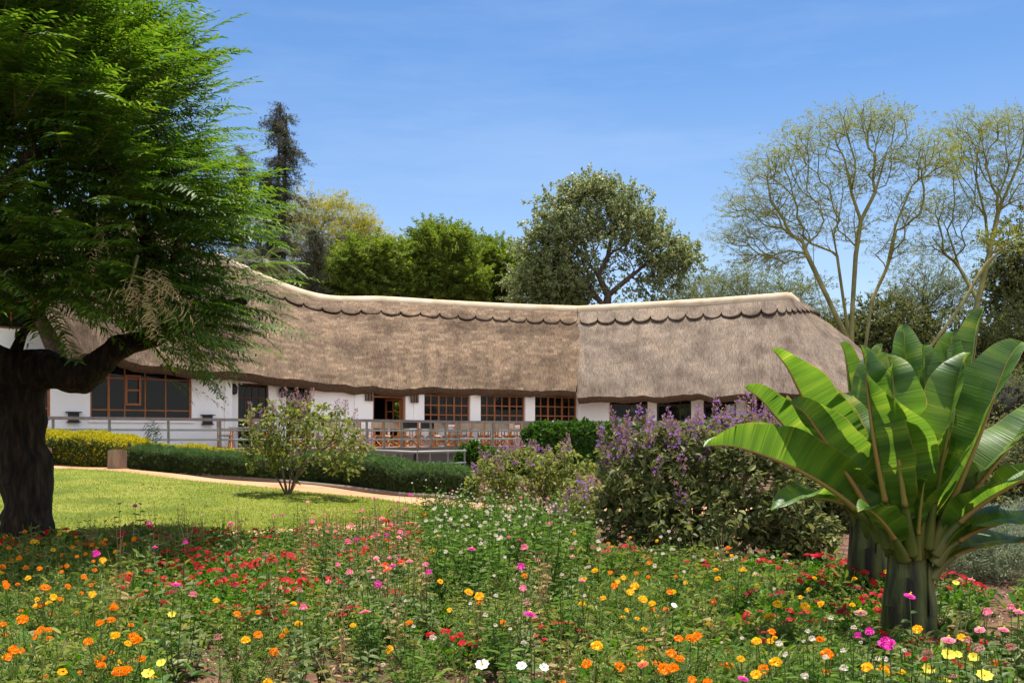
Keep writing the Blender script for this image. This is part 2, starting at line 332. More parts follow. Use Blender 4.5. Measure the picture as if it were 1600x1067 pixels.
# ---------------------------------------------------------------- the ground
_gp = [(p[0], p[1], P(*p)) for p in [
    (0,1067,6.43),(800,1067,6.43),(1600,1067,6.43),(200,956,9),(800,956,9),(1400,956,9),(1600,900,11.3),(1100,871,13),(800,860,13.8),
    (45,838,14.3),(400,835,15.2),(640,818,16.8),(100,733,26),(300,750,24),(500,773,22),(690,797,20),(0,728,26.8),
    (140,728,27.6),(330,747,25.7),(640,776,23.6),(731,786,22.8),(300,743,25.1),(500,760,24),(690,781,22),(183,733,25.5),(450,776,20.3),(900,770,24),(1200,765,26),(60,716,28.5)]]
_cp = np.array([[q[2][0], q[2][1], q[2][2]] for q in _gp] + [[-14,32,.95],[-9,36,.75],[-4,36,.3],[0,38,.05],[8,36,.1],[20,30,0],[-22,30,1.0],
    [-30,10,.3],[30,10,0],[0,-2,0],[-10,-2,0],[10,-2,0],[3,45,.2],[14,44,.2],[-14,42,.8],[40,50,.2],[-40,50,.8],[0,70,.4],[60,80,.3],[-60,80,.5],[0,130,.4],[90,140,.4],[-90,140,.4],[70,0,0],[-70,0,0]])
def _tps(r2): return 0.5 * r2 * np.log(r2 + 1e-9)
_n = len(_cp); _d2 = ((_cp[:, None, :2] - _cp[None, :, :2]) ** 2).sum(-1)
_K = np.zeros((_n + 3, _n + 3)); _K[:_n, :_n] = _tps(_d2) + np.eye(_n) * 0.08
_K[:_n, _n] = 1; _K[:_n, _n + 1:] = _cp[:, :2]; _K[_n:, :_n] = _K[:_n, _n:].T
_w = np.linalg.solve(_K, np.concatenate([_cp[:, 2], [0, 0, 0]]))
def H(x, y):
    x = np.asarray(x, float); y = np.asarray(y, float); sh = np.broadcast(x, y).shape
    xf = np.clip(np.broadcast_to(x, sh).ravel(), -90, 90); yf = np.clip(np.broadcast_to(y, sh).ravel(), -2, 130)
    out = np.empty(len(xf))
    for i in range(0, len(xf), 20000):
        a, b = xf[i:i+20000], yf[i:i+20000]
        r2 = (a[:, None] - _cp[None, :, 0]) ** 2 + (b[:, None] - _cp[None, :, 1]) ** 2
        out[i:i+20000] = _tps(r2) @ _w[:_n] + _w[_n] + a * _w[_n+1] + b * _w[_n+2]
    return out.reshape(sh)
def G(px, Y):
    x = (px - 800) / F * Y; return A(x, Y, float(H(x, Y)))

def axis(lo, hi, step, far, g=1.35):
    a = list(np.arange(lo, hi + 1e-6, step)); s = step
    while a[-1] < far[1]: s *= g; a.append(a[-1] + s)
    s = step
    while a[0] > far[0]: s *= g; a.insert(0, a[0] - s)
    return np.array(a)
gx, gy = axis(-16, 16, .3, (-700, 700)), axis(2, 46, .3, (-80, 1200))
GX, GY = np.meshgrid(gx, gy)
V = np.stack([GX, GY, H(GX, GY)], -1)
tag(MB().grid(V).build('ground', M['soil']), kind='structure')

def sheet(name, mat, xs, front, back, lift, nv=40):
    """a sheet between two curves y = front(x), y = back(x), laid on the ground"""
    f = np.interp(xs, *zip(*front)); b = np.interp(xs, *zip(*back)); b = np.maximum(b, f + .002)
    t = np.linspace(0, 1, nv); Y = f[:, None] + (b - f)[:, None] * t; X = np.repeat(xs[:, None], nv, 1)
    Z = H(X, Y) + lift
    edge = np.minimum(t, 1 - t) < 1e-6; Z[:, edge] -= lift + .02
    o = MB().grid(np.stack([X, Y, Z], -1).transpose(1, 0, 2)).build(name, mat)
    return tag(o, kind='structure'), f, b
LF = [(-30,12.5),(-7.2,14.0),(-3.94,15.5),(-1.6,17.0),(-.4,18.6),(.6,19.6)]
LB = [(-30,28.0),(-13.6,26.0),(-11.5,25.2),(-7.6,23.55),(-4.24,21.9),(-1.41,20),(.6,19.65)]
PB = [(-30,30.3),(-13.3,28.5),(-11.9,27.9),(-7.9,25.1),(-4.6,24),(-1.5,22.0),(1.5,20.6),(8,19.6),(14,19.4)]
PF = [(-30,28.0),(-13.6,25.9),(-11.5,25.1),(-7.6,23.45),(-4.24,21.8),(-1.41,19.9),(.6,19.55),(8,18.6),(14,18.4)]
def smooth(c, k=9, n=260):
    x, y = zip(*c); xs = np.linspace(x[0], x[-1], n); ys = np.interp(xs, x, y)
    ker = np.hanning(k + 2)[1:-1]; ker /= ker.sum(); ys2 = np.convolve(np.pad(ys, k // 2, mode='edge'), ker, 'valid')
    return list(zip(xs, ys2))
LF, LB, PB, PF = [smooth(c) for c in (LF, LB, PB, PF)]
sheet('lawn', M['lawn'], np.linspace(-28, .5, 160), LF, LB, .045, 70)
sheet('footpath', M['path'], np.linspace(-28, 13.5, 160), PF, PB, .035, 14)
LF2 = [(x, y - .85 - .1 * math.sin(x * 2.1)) for x, y in LF]
sheet('bed_path', M['path'], np.linspace(-28, .3, 160), LF2, LF, .03, 8)

# short grass on the lawn
N = 90000
bx = rng.uniform(-13, .4, N); f_ = np.interp(bx, *zip(*LF)); b_ = np.interp(bx, *zip(*LB))
by = f_ + (b_ - f_) * rng.random(N) ** 1.4 + rng.normal(0, .05, N)
m = MB(); T = (np.array([[0,-.006,0],[0,.006,0],[.045,0,.012]]), np.array([[0,1,2]]))
a = rng.uniform(0, 6.28, N)
X = np.stack([np.cos(a) * .7, np.sin(a) * .7, rng.uniform(.3, 1.3, N)], -1)
m.scatter(T, np.stack([bx, by, H(bx, by) + .045], -1), X, A(0, .3, 1), rng.uniform(.4, .9, N))
tag(m.build('lawn_grass', M['blade']), kind='stuff')

# ---------------------------------------------------------------- the thatched lodge
DZ = 1.15
lodge = thing('lodge', 'long white lodge with a sweeping grey thatched roof and brown timber windows', 'building', (0, 40, 0))
LO = A(0, 40, 0)
def lbuild(mb, name, mats, parent=lodge):
    mb.V = [v - LO for v in mb.V] if parent is lodge else mb.V
    return mb.build(name, mats, parent)
def xy(px, Y): return ((px - 800) / F * Y, Y)

def wall(fr, z0, z1, ops, th=0.32, u0=0, u1=None):
    """wall slab with rectangular openings (u0, u1, z0, z1); reveals included"""
    u1 = fr.L if u1 is None else u1
    us = sorted({u0, u1, *[o[0] for o in ops], *[o[1] for o in ops]}); zs = sorted({z0, z1, *[o[2] for o in ops], *[o[3] for o in ops]})
    inop = lambda u, z: any(o[0] < u < o[1] and o[2] < z < o[3] for o in ops)
    m = MB()
    q = lambda pts: m.add(fr.w(np.array(pts, float)), [[0, 1, 2, 3]])
    for ua, ub in zip(us, us[1:]):
        for za, zb in zip(zs, zs[1:]):
            if inop((ua + ub) / 2, (za + zb) / 2): continue
            q([(ua,0,za),(ub,0,za),(ub,0,zb),(ua,0,zb)]); q([(ub,-th,za),(ua,-th,za),(ua,-th,zb),(ub,-th,zb)])
    for a, b, c, d in ops:
        q([(a,0,c),(a,-th,c),(a,-th,d),(a,0,d)]); q([(b,-th,c),(b,0,c),(b,0,d),(b,-th,d)])
        q([(a,0,d),(a,-th,d),(b,-th,d),(b,0,d)]); q([(a,-th,c),(a,0,c),(b,0,c),(b,-th,c)])
    q([(u0,-th,z0),(u0,0,z0),(u0,0,z1),(u0,-th,z1)]); q([(u1,0,z0),(u1,-th,z0),(u1,-th,z1),(u1,0,z1)])
    q([(u0,0,z1),(u1,0,z1),(u1,-th,z1),(u0,-th,z1)])
    return m

def window(fr, o, cols, rows, name='window', mat='wood', t=.045, d=-.16, leaf=None, heavy=()):
    """joinery in an opening: window > frame, pane. cols and rows are fractions where bars run"""
    a, b, c, e = o; w = fr.w
    root = link(name, None, lodge, fr.w(A((a + b) / 2, d, c)[None])[0] - LO)
    org = A(*root.location) + LO
    m = MB(); k = .075
    def bx(u0, u1, z0, z1, d0=d, d1=d + .07): m.V and None; m.box((u0, d0, z0), (u1, d1, z1), 0, fr)
    bx(a + .003, a + k, c + .003, e - .003); bx(b - k, b - .003, c + .003, e - .003); bx(a + k, b - k, e - k, e - .003); bx(a + k, b - k, c + .003, c + k)
    for i, x in enumerate(cols):
        u = a + (b - a) * x; tt = t * (1.7 if i in heavy else 1); bx(u - tt / 2, u + tt / 2, c + k, e - k, d + .004, d + (.064 if i in heavy else .05))
    for y in rows:
        z = c + (e - c) * y; bx(a + k, b - k, z - t / 2, z + t / 2, d + .008, d + .058)
    m.V = [v - org for v in m.V]; m.build('frame', M[mat], root)
    g = MB().box((a + k * .5, d + .022, c + k * .5), (b - k * .5, d + .028, e - k * .5), 0, fr)
    g.V = [v - org for v in g.V]; g.build('pane', M['glass'], root)
    return root

# three wall lines
FL = Frame(xy(-60, 31.3), xy(353, 36.4)); FM = Frame(xy(353, 36.6), xy(905, 47.6)); FR = Frame(xy(905, 47.6), xy(1385, 43.0))
def op(fr, p0, p1, ptop, bot): a, b = fr.at(p0), fr.at(p1); return (a, b, bot, fr.z((p0 + p1) / 2, ptop))
SILL = DZ + .92
# left wall
oL = [op(FL, 141, 300, 569, FL.z(220, 655)), op(FL, -50, 79, 560, FL.z(40, 656))]
lbuild(wall(FL, -.5, 4.05, oL), 'wall', M['white'])
window(FL, oL[0], [.18, .335, .535, .74], [.165, .735], heavy=(0,))
m = MB()                                            # opening casement inside the big left window
a, b, c, d = oL[0]; ca, cb, cc, cd = a + (b - a) * .335, a + (b - a) * .49, c + (d - c) * .25, c + (d - c) * .8
for q in [(ca, ca + .07, cc, cd), (cb - .07, cb, cc, cd), (ca + .07, cb - .07, cd - .07, cd), (ca + .07, cb - .07, cc, cc + .07), (ca + .07, cb - .07, (cc + cd) / 2 - .03, (cc + cd) / 2 + .03)]:
    m.box((q[0], -.09, q[2]), (q[1], -.05, q[3]), 0, FL)
lbuild(m, 'casement', M['wood'])
window(FL, oL[1], [.3, .6, .86], [.2, .75])
m = MB().box((oL[0][0] - .08, .003, oL[0][2] - .11), (oL[0][1] + .08, .09, oL[0][2] - .01), 0, FL); lbuild(m, 'sill', M['white'])
# upper storey front of the left block
FU = Frame(xy(-90, 31.6), xy(109, 34.6))
oU = [op(FU, -80, 104, 432, FU.z(60, 517))]
lbuild(wall(FU, 4.06, 7.3, oU), 'upper_wall', M['white'])
window(FU, oU[0], [.3, .52, .705, .86], [.55])
# middle wall
oM = [op(FM, 372, 420, 599, DZ + .02), op(FM, 447, 486, 603, DZ + .02), op(FM, 583, 634, 608, DZ + .02), op(FM, 663, 735, 608, SILL), op(FM, 751, 821, 609, SILL), op(FM, 836, 902, 610.5, SILL)]
lbuild(wall(FM, -.5, 3.66, oM), 'wall', M['white'])
window(FM, oM[0], [.27, .5, .74], [.77], mat='darkwood', name='glazed_door')
window(FM, oM[1], [.36, .68], [.74], mat='darkwood', name='glazed_door')
def door(fr, o):
    a, b, c, e = o; root = link('open_door', None, lodge, fr.w(A((a + b) / 2, 0, c)[None])[0] - LO); org = A(*root.location) + LO
    m = MB(); zt = c + (e - c) * .87; d = -.16
    for q in [(a + .003, a + .09, c, e - .003), (b - .09, b - .003, c, e - .003), (a + .09, b - .09, e - .09, e - .003), (a + .09, b - .09, zt - .05, zt + .02), ((a + b) / 2 - .03, (a + b) / 2 + .03, zt + .02, e - .09)]:
        m.box((q[0], d, q[2]), (q[1], d + .08, q[3]), 0, fr)
    m.V = [v - org for v in m.V]; m.build('frame', M['wood'], root)
    g = MB().box((a + .05, d + .03, zt), (b - .05, d + .036, e - .05), 0, fr); g.V = [v - org for v in g.V]; g.build('pane', M['glass'], root)
    # two leaves swung inwards
    for s, u in ((1, a + .1), (-1, b - .1)):
        fa = fr.w(A(u, -.2, 0)[None])[0]; fb = fr.w(A(u + s * .25, -1.05, 0)[None])[0]
        f2 = Frame(fa[:2], fb[:2]); m = MB()
        for q in [(0, .09, c, zt - .06), (f2.L - .09, f2.L, c, zt - .06), (.09, f2.L - .09, zt - .16, zt - .06), (.09, f2.L - .09, c, c + .2), (.09, f2.L - .09, c + .8, c + .86), (.09, f2.L - .09, c + 1.4, c + 1.46), (f2.L / 2 - .02, f2.L / 2 + .02, c + .2, zt - .16)]:
            m.box((q[0], -.02, q[2]), (q[1], .02, q[3]), 0, f2)
        m.V = [v - org for v in m.V]; m.build('door_leaf', M['wood'], root)
door(FM, oM[2])
for k in (3, 4, 5):
    window(FM, oM[k], [1/6, 2/6, 3/6, 4/6, 5/6], [.27, .54, .815], heavy=(1, 3), t=.05)
    m = MB().box((oM[k][0] - .05, .003, SILL - .1), (oM[k][1] + .05, .08, SILL - .005), 0, FM); lbuild(m, 'sill', M['white'])
for p0, p1 in ((553, 581), (637, 660)):             # plaster pilasters beside the door
    lbuild(MB().box((FM.at(p0 + (0 if p0 < 600 else 9)), .0, -.4), (FM.at(p1), .06, 3.55), 0, FM), 'pilaster', M['white'])
lbuild(MB().box((FL.at(350), -.3, -.4), (FL.at(361), .12, 3.6), 0, FL), 'pilaster', M['white'])
# right wall with open verandah bays
oR = [op(FR, p0, p1, 623.5, DZ + .9) for p0, p1 in ((952, 1012), (1026, 1080), (1099, 1150), (1166, 1220), (1240, 1300))]
lbuild(wall(FR, -.5, 3.9, oR), 'wall', M['white'])
for i, o in enumerate(oR):
    window(FR, o, [.33, .67] if i else [.5], [.78], name='verandah_opening', mat='darkwood', t=.05)
# end wall and rooms behind
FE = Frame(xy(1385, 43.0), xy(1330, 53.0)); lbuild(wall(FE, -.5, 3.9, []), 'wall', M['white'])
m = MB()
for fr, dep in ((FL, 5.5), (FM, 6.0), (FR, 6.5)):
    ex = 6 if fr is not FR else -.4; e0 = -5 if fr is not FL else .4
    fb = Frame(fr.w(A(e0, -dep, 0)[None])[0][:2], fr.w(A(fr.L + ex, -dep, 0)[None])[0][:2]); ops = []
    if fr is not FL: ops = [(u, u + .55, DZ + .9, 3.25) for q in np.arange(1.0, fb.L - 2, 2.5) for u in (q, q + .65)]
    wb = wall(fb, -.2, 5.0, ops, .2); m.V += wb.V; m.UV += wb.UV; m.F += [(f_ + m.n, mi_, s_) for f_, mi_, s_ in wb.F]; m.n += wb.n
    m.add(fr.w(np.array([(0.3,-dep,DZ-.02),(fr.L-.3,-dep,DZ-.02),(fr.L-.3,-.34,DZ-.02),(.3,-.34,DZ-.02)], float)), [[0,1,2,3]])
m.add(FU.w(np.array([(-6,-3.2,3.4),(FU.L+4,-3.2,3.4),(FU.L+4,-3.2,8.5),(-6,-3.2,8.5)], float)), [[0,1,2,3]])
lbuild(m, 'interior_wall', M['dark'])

# ---- roof: lofted from pairs (eave, ridge)
def loft_sections(secs, n):
    E = np.array([P(*s[0]) for s in secs]); R = np.array([P(*s[1]) for s in secs])
    mid = (E + R) / 2; d = np.concatenate([[0], np.cumsum(np.maximum(np.linalg.norm(np.diff(E, axis=0), axis=1), np.linalg.norm(np.diff(mid, axis=0), axis=1)))])
    t = np.linspace(0, d[-1], n)
    def cr(Pn):                                       # monotone-ish cubic through the sections
        out = []
        g = np.gradient(Pn, d, axis=0)
        for x in t:
            i = min(max(np.searchsorted(d, x, 'right') - 1, 0), len(d) - 2); h = d[i+1] - d[i]; s = (x - d[i]) / h
            out.append((2*s**3-3*s**2+1)*Pn[i] + (s**3-2*s**2+s)*h*g[i] + (-2*s**3+3*s**2)*Pn[i+1] + (s**3-s**2)*h*g[i+1])
        return np.array(out)
    return cr(E), cr(R), t
def wob(n, amp, k, seed):
    r = np.random.default_rng(seed); x = r.normal(0, 1, n + 4 * k); ker = np.hanning(k + 2); ker /= np.sqrt((ker ** 2).sum())
    return amp * np.convolve(x, ker, 'same')[2 * k:2 * k + n]
def roof_surface(E, R, u, bulge, seed, ns=46):
    n = len(u); out = unit(np.stack([(E - R)[:, 0], (E - R)[:, 1], np.zeros(n)], -1))
    D = R - E; L = np.linalg.norm(D, axis=1)
    T = unit(np.gradient(E, axis=0) + np.gradient(R, axis=0)); Nn = unit(np.cross(T, D)); Nn *= np.sign((Nn * out).sum(1) + Nn[:, 2])[:, None]
    s = np.linspace(0, 1, ns)
    S = E[:, None] + D[:, None] * s[None, :, None] + Nn[:, None] * (np.sin(np.pi * s ** .8)[None] * np.reshape(bulge, (-1, 1)))[..., None]
    r = np.random.default_rng(seed); z = r.normal(0, 1, (n, ns))
    for ax, k in ((0, 5), (1, 7)):
        ker = np.hanning(k + 2); ker /= np.sqrt((ker ** 2).sum()); z = np.apply_along_axis(lambda q: np.convolve(q, ker, 'same'), ax, z)
    S = S + Nn[:, None] * (z * .022 * np.minimum(1, s * 12)[None])[..., None]
    uv = np.stack([np.repeat(u[:, None], ns, 1), L[:, None] * s[None]], -1)
    return S, uv, Nn, out, L, s
def make_roof(secs, n, mat, seed, bulge=.16, th=.34):
    E, R, u = loft_sections(secs, n)
    S, uv, Nn, out, L, s = roof_surface(E, R, u, bulge, seed)
    dz = wob(n, .03, 11, seed) + wob(n, .012, 3, seed + 1); E = E + dz[:, None] * A(0, 0, 1)
    S[..., 2] += dz[:, None] * (np.maximum(0, 1 - s * 4) ** 2)[None]
    m = MB(); m.grid(S, 0, uv)
    low = wob(n, .018, 4, seed + 2)
    lip = [S[:, 0], E - Nn * th * .3 - out * .015 + A(0, 0, -.05), E - Nn * th * .85 - out * .16 + A(0, 0, -.03) + low[:, None] * A(0, 0, 1), E - Nn * th - out * .34, E + (R - E) * .33 - Nn * th]
    m.grid(np.stack(lip, 1)[:, ::-1], 1, None, True)
    return m, E, R, u, Nn, out, L
def back_roof(E, R, mat_i, m):
    h = (R - E) * A(1, 1, 0); B = R + h; B[:, 2] = E[:, 2]; S = R[:, None] + (B - R)[:, None] * np.linspace(0, 1, 6)[None, :, None]
    u = np.concatenate([[0], np.cumsum(np.linalg.norm(np.diff(R, axis=0), axis=1))]); uv = np.stack([np.repeat(u[:, None], 6, 1), np.repeat(np.linspace(6, 0, 6)[None], len(u), 0)], -1)
    m.grid(S, mat_i, uv)
secM = [((106,556,31.2),(-30,345,31.2)), ((150,553,31.9),(100,325,35)), ((250,574,33.8),(235,355,42)), ((390,584,36.0),(378,420,44.6)), ((450,592,37.1),(436,446,46)), ((520,600,38.6),(502,466.5,47.2)), ((610,606,40.5),(600,470,48.4)), ((700,607,42.2),(700,476,49.4)), ((800,608,44.2),(800,481,50.8)), ((900,612,46.2),(908,484.5,52.2))]
secR = [((902,620.5,46.1),(903,484.5,52)), ((1000,619,45),(1010,478.5,50.6)), ((1110,616,43.6),(1120,472,48.9)), ((1215,613,42.1),(1220,464.5,47.3)),
        ((1285,612,41.2),(1232,463.5,47.2)), ((1365,612,41.1),(1234,463.5,47.22)), ((1415,612,42.3),(1236,463.5,47.3)), ((1428,614,45),(1238,463.5,47.4)), ((1410,618,49),(1239,464,47.5)), ((1365,622,53),(1236,466,47.8))]
m, EM, RM, uM, NM, outM, LM = make_roof(secM, 190, None, 11); back_roof(EM[60:], RM[60:], 0, m)
roofM = lbuild(m, 'roof', [M['thatch'], M['thatchcut']])
m, ER, RR, uR, NR, outR, LR = make_roof(secR, 190, None, 23, .13 * np.clip((.72 - np.linspace(0, 1, 190)) / .12, -.35, 1))
kR = int(np.argmin(np.abs(800 + F * RR[:, 0] / RR[:, 1] - 1229)))
back_roof(ER[:kR], RR[:kR], 0, m)
roofR = lbuild(m, 'roof', [M['thatch2'], M['thatchcut']])
# scalloped skirt under the ridge
def skirt(E, R, N, u, u0, u1, per, frac, amp, mat, parent, k=16, off=.02):
    n = max(3, int((u1 - u0) / per)); us = np.linspace(u0, u1, n * k + 1); I = lambda Q: np.stack([np.interp(us, u, Q[:, i]) for i in range(3)], -1)
    e, r, nn = I(E), I(R), unit(I(N)); ph = (us - u0) / (u1 - u0) * n % 1; ph[-1] = 1; L = np.linalg.norm(r - e, axis=1)
    drop = amp * np.sqrt(np.maximum(0, 1 - (2 * ph - 1) ** 2)) + wob(len(us), .012, 5, 77)
    low = 1 - frac - drop / L; m = MB(); t = np.linspace(0, 1, 8)
    bul = lambda s: .16 * np.sin(np.pi * np.clip(s, 0, 1) ** .8)
    def pt(s, h): return e + (r - e) * s[:, None] + nn * (bul(s) + h)[:, None]
    rows = [pt(low, .012), pt(low - .004, .07), pt(low + .004, .105)] + [pt(low + (1 - low) * q, .11 - .05 * q) for q in t[1:]]
    g = np.stack(rows, 1); uv = np.stack([np.repeat(us[:, None], g.shape[1], 1), (L[:, None] * np.stack([low] * 3 + [low + (1 - low) * q for q in t[1:]], 1))], -1)
    m.grid(g[:, :3], 1, uv[:, :3], False); m.grid(g[:, 2:], 0, uv[:, 2:])
    m.V = [v - LO for v in m.V]
    return m.build('ridge_skirt', mat, parent)
uu = lambda E, u, px: float(np.interp(px, 800 + F * E[:, 0] / E[:, 1], u))
skirt(EM, RM, NM, uM, uu(EM, uM, 395), uM[-1] - .25, .9, .165, .46, [M['thatch'], M['thatchcut']], roofM)
skirt(ER, RR, NR, uR, .15, uR[-1] * .8, .86, .155, .46, [M['thatch2'], M['thatchcut']], roofR)
# cement ridge cap
def cap(R, out, N, parent, w=.30, fade=None):
    n = len(R); rows = []
    o2 = unit(out + A(0, 0, 0)); wv = w * (1 + wob(n, .05, 9, 5))
    for a, b in ((1.0, -.30), (1.04, -.18), (.72, .02), (.3, .08), (0, .10), (-.35, .08), (-.8, -.1), (-1.0, -.4)):
        rows.append(R + o2 * (a * wv)[:, None] + A(0, 0, b + .12))
    m = MB().grid(np.stack(rows, 1)); m.V = [v - LO for v in m.V]
    return m.build('ridge_cap', M['cement'], parent)
k0 = int(np.searchsorted(uM, uu(RM, uM, 360) if False else np.interp(330, 800 + F * RM[:, 0] / RM[:, 1], uM)))
cap(RM[k0:], outM[k0:], NM, roofM)
RR, outR = RR[:kR], outR[:kR]; dR = unit(RR[-1] - RR[-9])
Rr = np.concatenate([RR, [RR[-1] + dR * .25 + A(0, 0, -.05), RR[-1] + dR * .5 + A(0, 0, -.28), RR[-1] + dR * .72 + A(0, 0, -.6)]])
cap(Rr, np.concatenate([outR, outR[-1:], outR[-1:], outR[-1:]]), NR, roofR)

# ---- wall lanterns
def lantern(p, n, label, kind):
    t = thing('wall_lantern', label, 'lantern', p, 'lanterns on the lodge wall'); a = math.atan2(n[1], n[0]); t.rotation_euler = (0, 0, a)
    m = MB()
    if kind == 'up':
        m.box((0, -.16, -.16), (.16, .16, .14)); m.box((0, -.24, .14), (.22, .24, .17)); m.box((0, -.2, -.2), (.19, .2, -.16)); m.build('housing', M['black'], t)
    elif kind == 'hex':
        m.tube([(.14, 0, -.2), (.14, 0, -.14), (.14, 0, .08), (.14, 0, .2)], [.06, .13, .15, .05], 6, smooth=False); m.build('housing', M['black'], t)
        MB().box((0, -.04, -.05), (.05, .04, .12)).build('bracket', M['black'], t)
    else:
        for k in (-.11, .02, .15): m.box((.02, k - .05, -.17), (.12, k + .03, .17))
        m.build('slat', M['twig'], t); MB().box((0, -.15, -.14), (.018, .17, .14)).build('backplate', M['darkwood'], t)
def onwall(fr, px, py): u = fr.at(px); p = (fr.a + u * fr.u)[:2]; return A(p[0], p[1], P(px, py, p[1])[2]), fr.n
for fr, px, py, lb, k in ((FL, 114, 651, 'black box wall lamp between the two lower left windows', 'up'), (FL, 323, 655, 'black box wall lamp right of the big left window', 'up'),
                          (FM, 363, 608, 'black hexagonal wall lantern left of the first glazed door', 'hex'), (FM, 439, 613, 'black hexagonal wall lantern between the two glazed doors', 'hex'),
                          (FM, 574, 620, 'brown slatted wall light left of the open doorway', 'slat'), (FM, 645, 623, 'brown slatted wall light right of the open doorway', 'slat')):
    p, n = onwall(fr, px, py)
    p = p + A(n[0], n[1], 0) * (.065 if k == 'slat' else .004); lantern(p, n, lb, k)
p, n = onwall(FU, 86, 517); t = thing('globe_lamp', 'round white globe lamp at the corner of the upper left wall', 'lamp', p + n * .12)
m = MB(); th = np.linspace(.02, math.pi - .02, 10); m.tube(np.stack([th * 0, th * 0, -.17 * np.cos(th)], -1), .17 * np.sin(th), 14); m.build('globe', M['petalwhite'], t)
MB().tube([(0, 0, .16), (0, .0, .24)], .03, 6).build('lamp_base', M['black'], t)

# ---------------------------------------------------------------- deck, railing
edge = [xy(60, 30.6), xy(83, 30.9), xy(344, 34.4), xy(570, 36.2), xy(722, 40.3), xy(835, 41.0), xy(970, 41.4), xy(1110, 41.2), xy(1420, 39.6)]
deck = thing('deck', 'raised brown timber terrace running along the front of the lodge', 'deck', (0, 40, DZ))
DO = A(0, 40, DZ)
back = [xy(60, 32.3), xy(83, 32.6), xy(353, 36.25), xy(500, 38.8), xy(722, 43.1), xy(835, 45.6), xy(905, 47.3), xy(1110, 45.2), xy(1420, 42.4)]
m = MB(); V = []
t = np.linspace(0, 1, 10)
for (e0, e1), (b0, b1) in zip(zip(edge, edge[1:]), zip(back, back[1:])):
    e0, e1, b0, b1 = map(np.array, (e0, e1, b0, b1))
    for k in range(10):                                # boards run along the edge
        f0, f1 = k / 10 + .004, (k + 1) / 10 - .004
        q = [e0 + (b0 - e0) * f0, e1 + (b1 - e1) * f0, e1 + (b1 - e1) * f1, e0 + (b0 - e0) * f1]
        m.add([(x[0], x[1], DZ) for x in q], [[0, 1, 2, 3]])
m.V = [v - DO for v in m.V]; m.build('floor', M['deckwood'], deck)
m = MB()
for e0, e1 in zip(edge, edge[1:]):
    fr = Frame(e0, e1); m.box((0, -.05, DZ - .26), (fr.L, .03, DZ - .006), 0, fr); m.box((.0, -.6, DZ - .2), (fr.L, -.52, DZ - .02), 0, fr)
m.V = [v - DO for v in m.V]; m.build('fascia', M['fascia'], deck)
for e0, e1 in zip(edge[1:], edge[2:]):
    fr = Frame(e0, e1)
    for u in np.arange(.6, fr.L, 2.4):
        p = fr.w(A(u, -.35, 0)[None])[0]; z = float(H(p[0], p[1]))
        if z < DZ - .3:
            o = MB().box((u - .07, -.42, z - .1), (u + .07, -.28, DZ - .2), 0, fr); o.V = [v - DO for v in o.V]; o.build('support_post', M['fascia'], deck)
rail = thing('railing', 'pale green terrace railing with a brown timber handrail', 'railing', (0, 40, DZ))
def polyl(e, d): 
    out = []
    for i, p in enumerate(e):
        a = Frame(e[max(0, i - 1)], e[i]) if i else Frame(e[0], e[1]); b = Frame(e[i], e[i + 1]) if i < len(e) - 1 else a
        n = unit(a.n + b.n); out.append(A(p[0], p[1], 0) + n * d)
    return np.array(out)
line = polyl(edge, -.1)
for z, nm, mt in ((.99, 'handrail', 'railwood'), (.63, 'rail', 'railgreen'), (.30, 'rail', 'railgreen')):
    m = MB()
    for a, b in zip(line, line[1:]):
        fr = Frame(a[:2], b[:2])
        if nm == 'handrail': m.box((-.01, -.09, DZ + z - .05), (fr.L + .01, .09, DZ + z + .05), 0, fr)
        else: m.tube([fr.w(A(-.01, 0, DZ + z)[None])[0], fr.w(A(fr.L + .01, 0, DZ + z)[None])[0]], .035, 8)
    m.V = [v - DO for v in m.V]; m.build(nm, M[mt], rail)
posts = [83, 171, 263, 344, 420, 497, 573, 600, 627, 653, 673, 696, 715, 770, 833, 900, 970, 1040, 1110, 1180]
pm = MB().tube([(0, 0, 0), (0, 0, .94)], .045, 8).mesh('post', M['railgreen'])
for px in posts:
    for a, b in zip(line, line[1:]):
        fr = Frame(a[:2], b[:2]); u = fr.at(px)
        if 0 <= u <= fr.L: p = fr.a + u * fr.u; link('post', pm, rail, (p[0] - DO[0], p[1] - DO[1], 0.0)); break
# lower railing on the ramp below the deck
lr = thing('ramp_railing', 'low green metal railing under the deck edge behind the dark hedge', 'railing', G(650, 34.5)); o = A(*lr.location)
e = [P(578, 703, 33.6), P(645, 706, 34.3), P(728, 704, 35.5)]; e2 = [P(560, 716, 33.6), P(640, 712, 34.3), P(728, 707, 35.5)]
m = MB().tube(np.array(e) - o, .04, 6); m.build('rail', M['railgreen'], lr); m = MB().tube(np.array(e2) - o + A(0, 0, -.35), .03, 6); m.build('rail', M['railgreen'], lr)
for px, Y in ((600, 33.9), (627, 34.2), (652, 34.4), (672, 34.7), (700, 35.1), (726, 35.5)):
    g = G(px, Y); m = MB().tube([(g[0] - o[0], g[1] - o[1], g[2] - o[2] - .1), (g[0] - o[0], g[1] - o[1], P(px, 704, Y)[2] - o[2])], .035, 6); m.build('post', M['railgreen'], lr)
# retaining wall below the lodge
m = MB()
for fr in (FM, FR): m.box((0, .0, -.5), (fr.L, .05, DZ - .03), 0, fr)

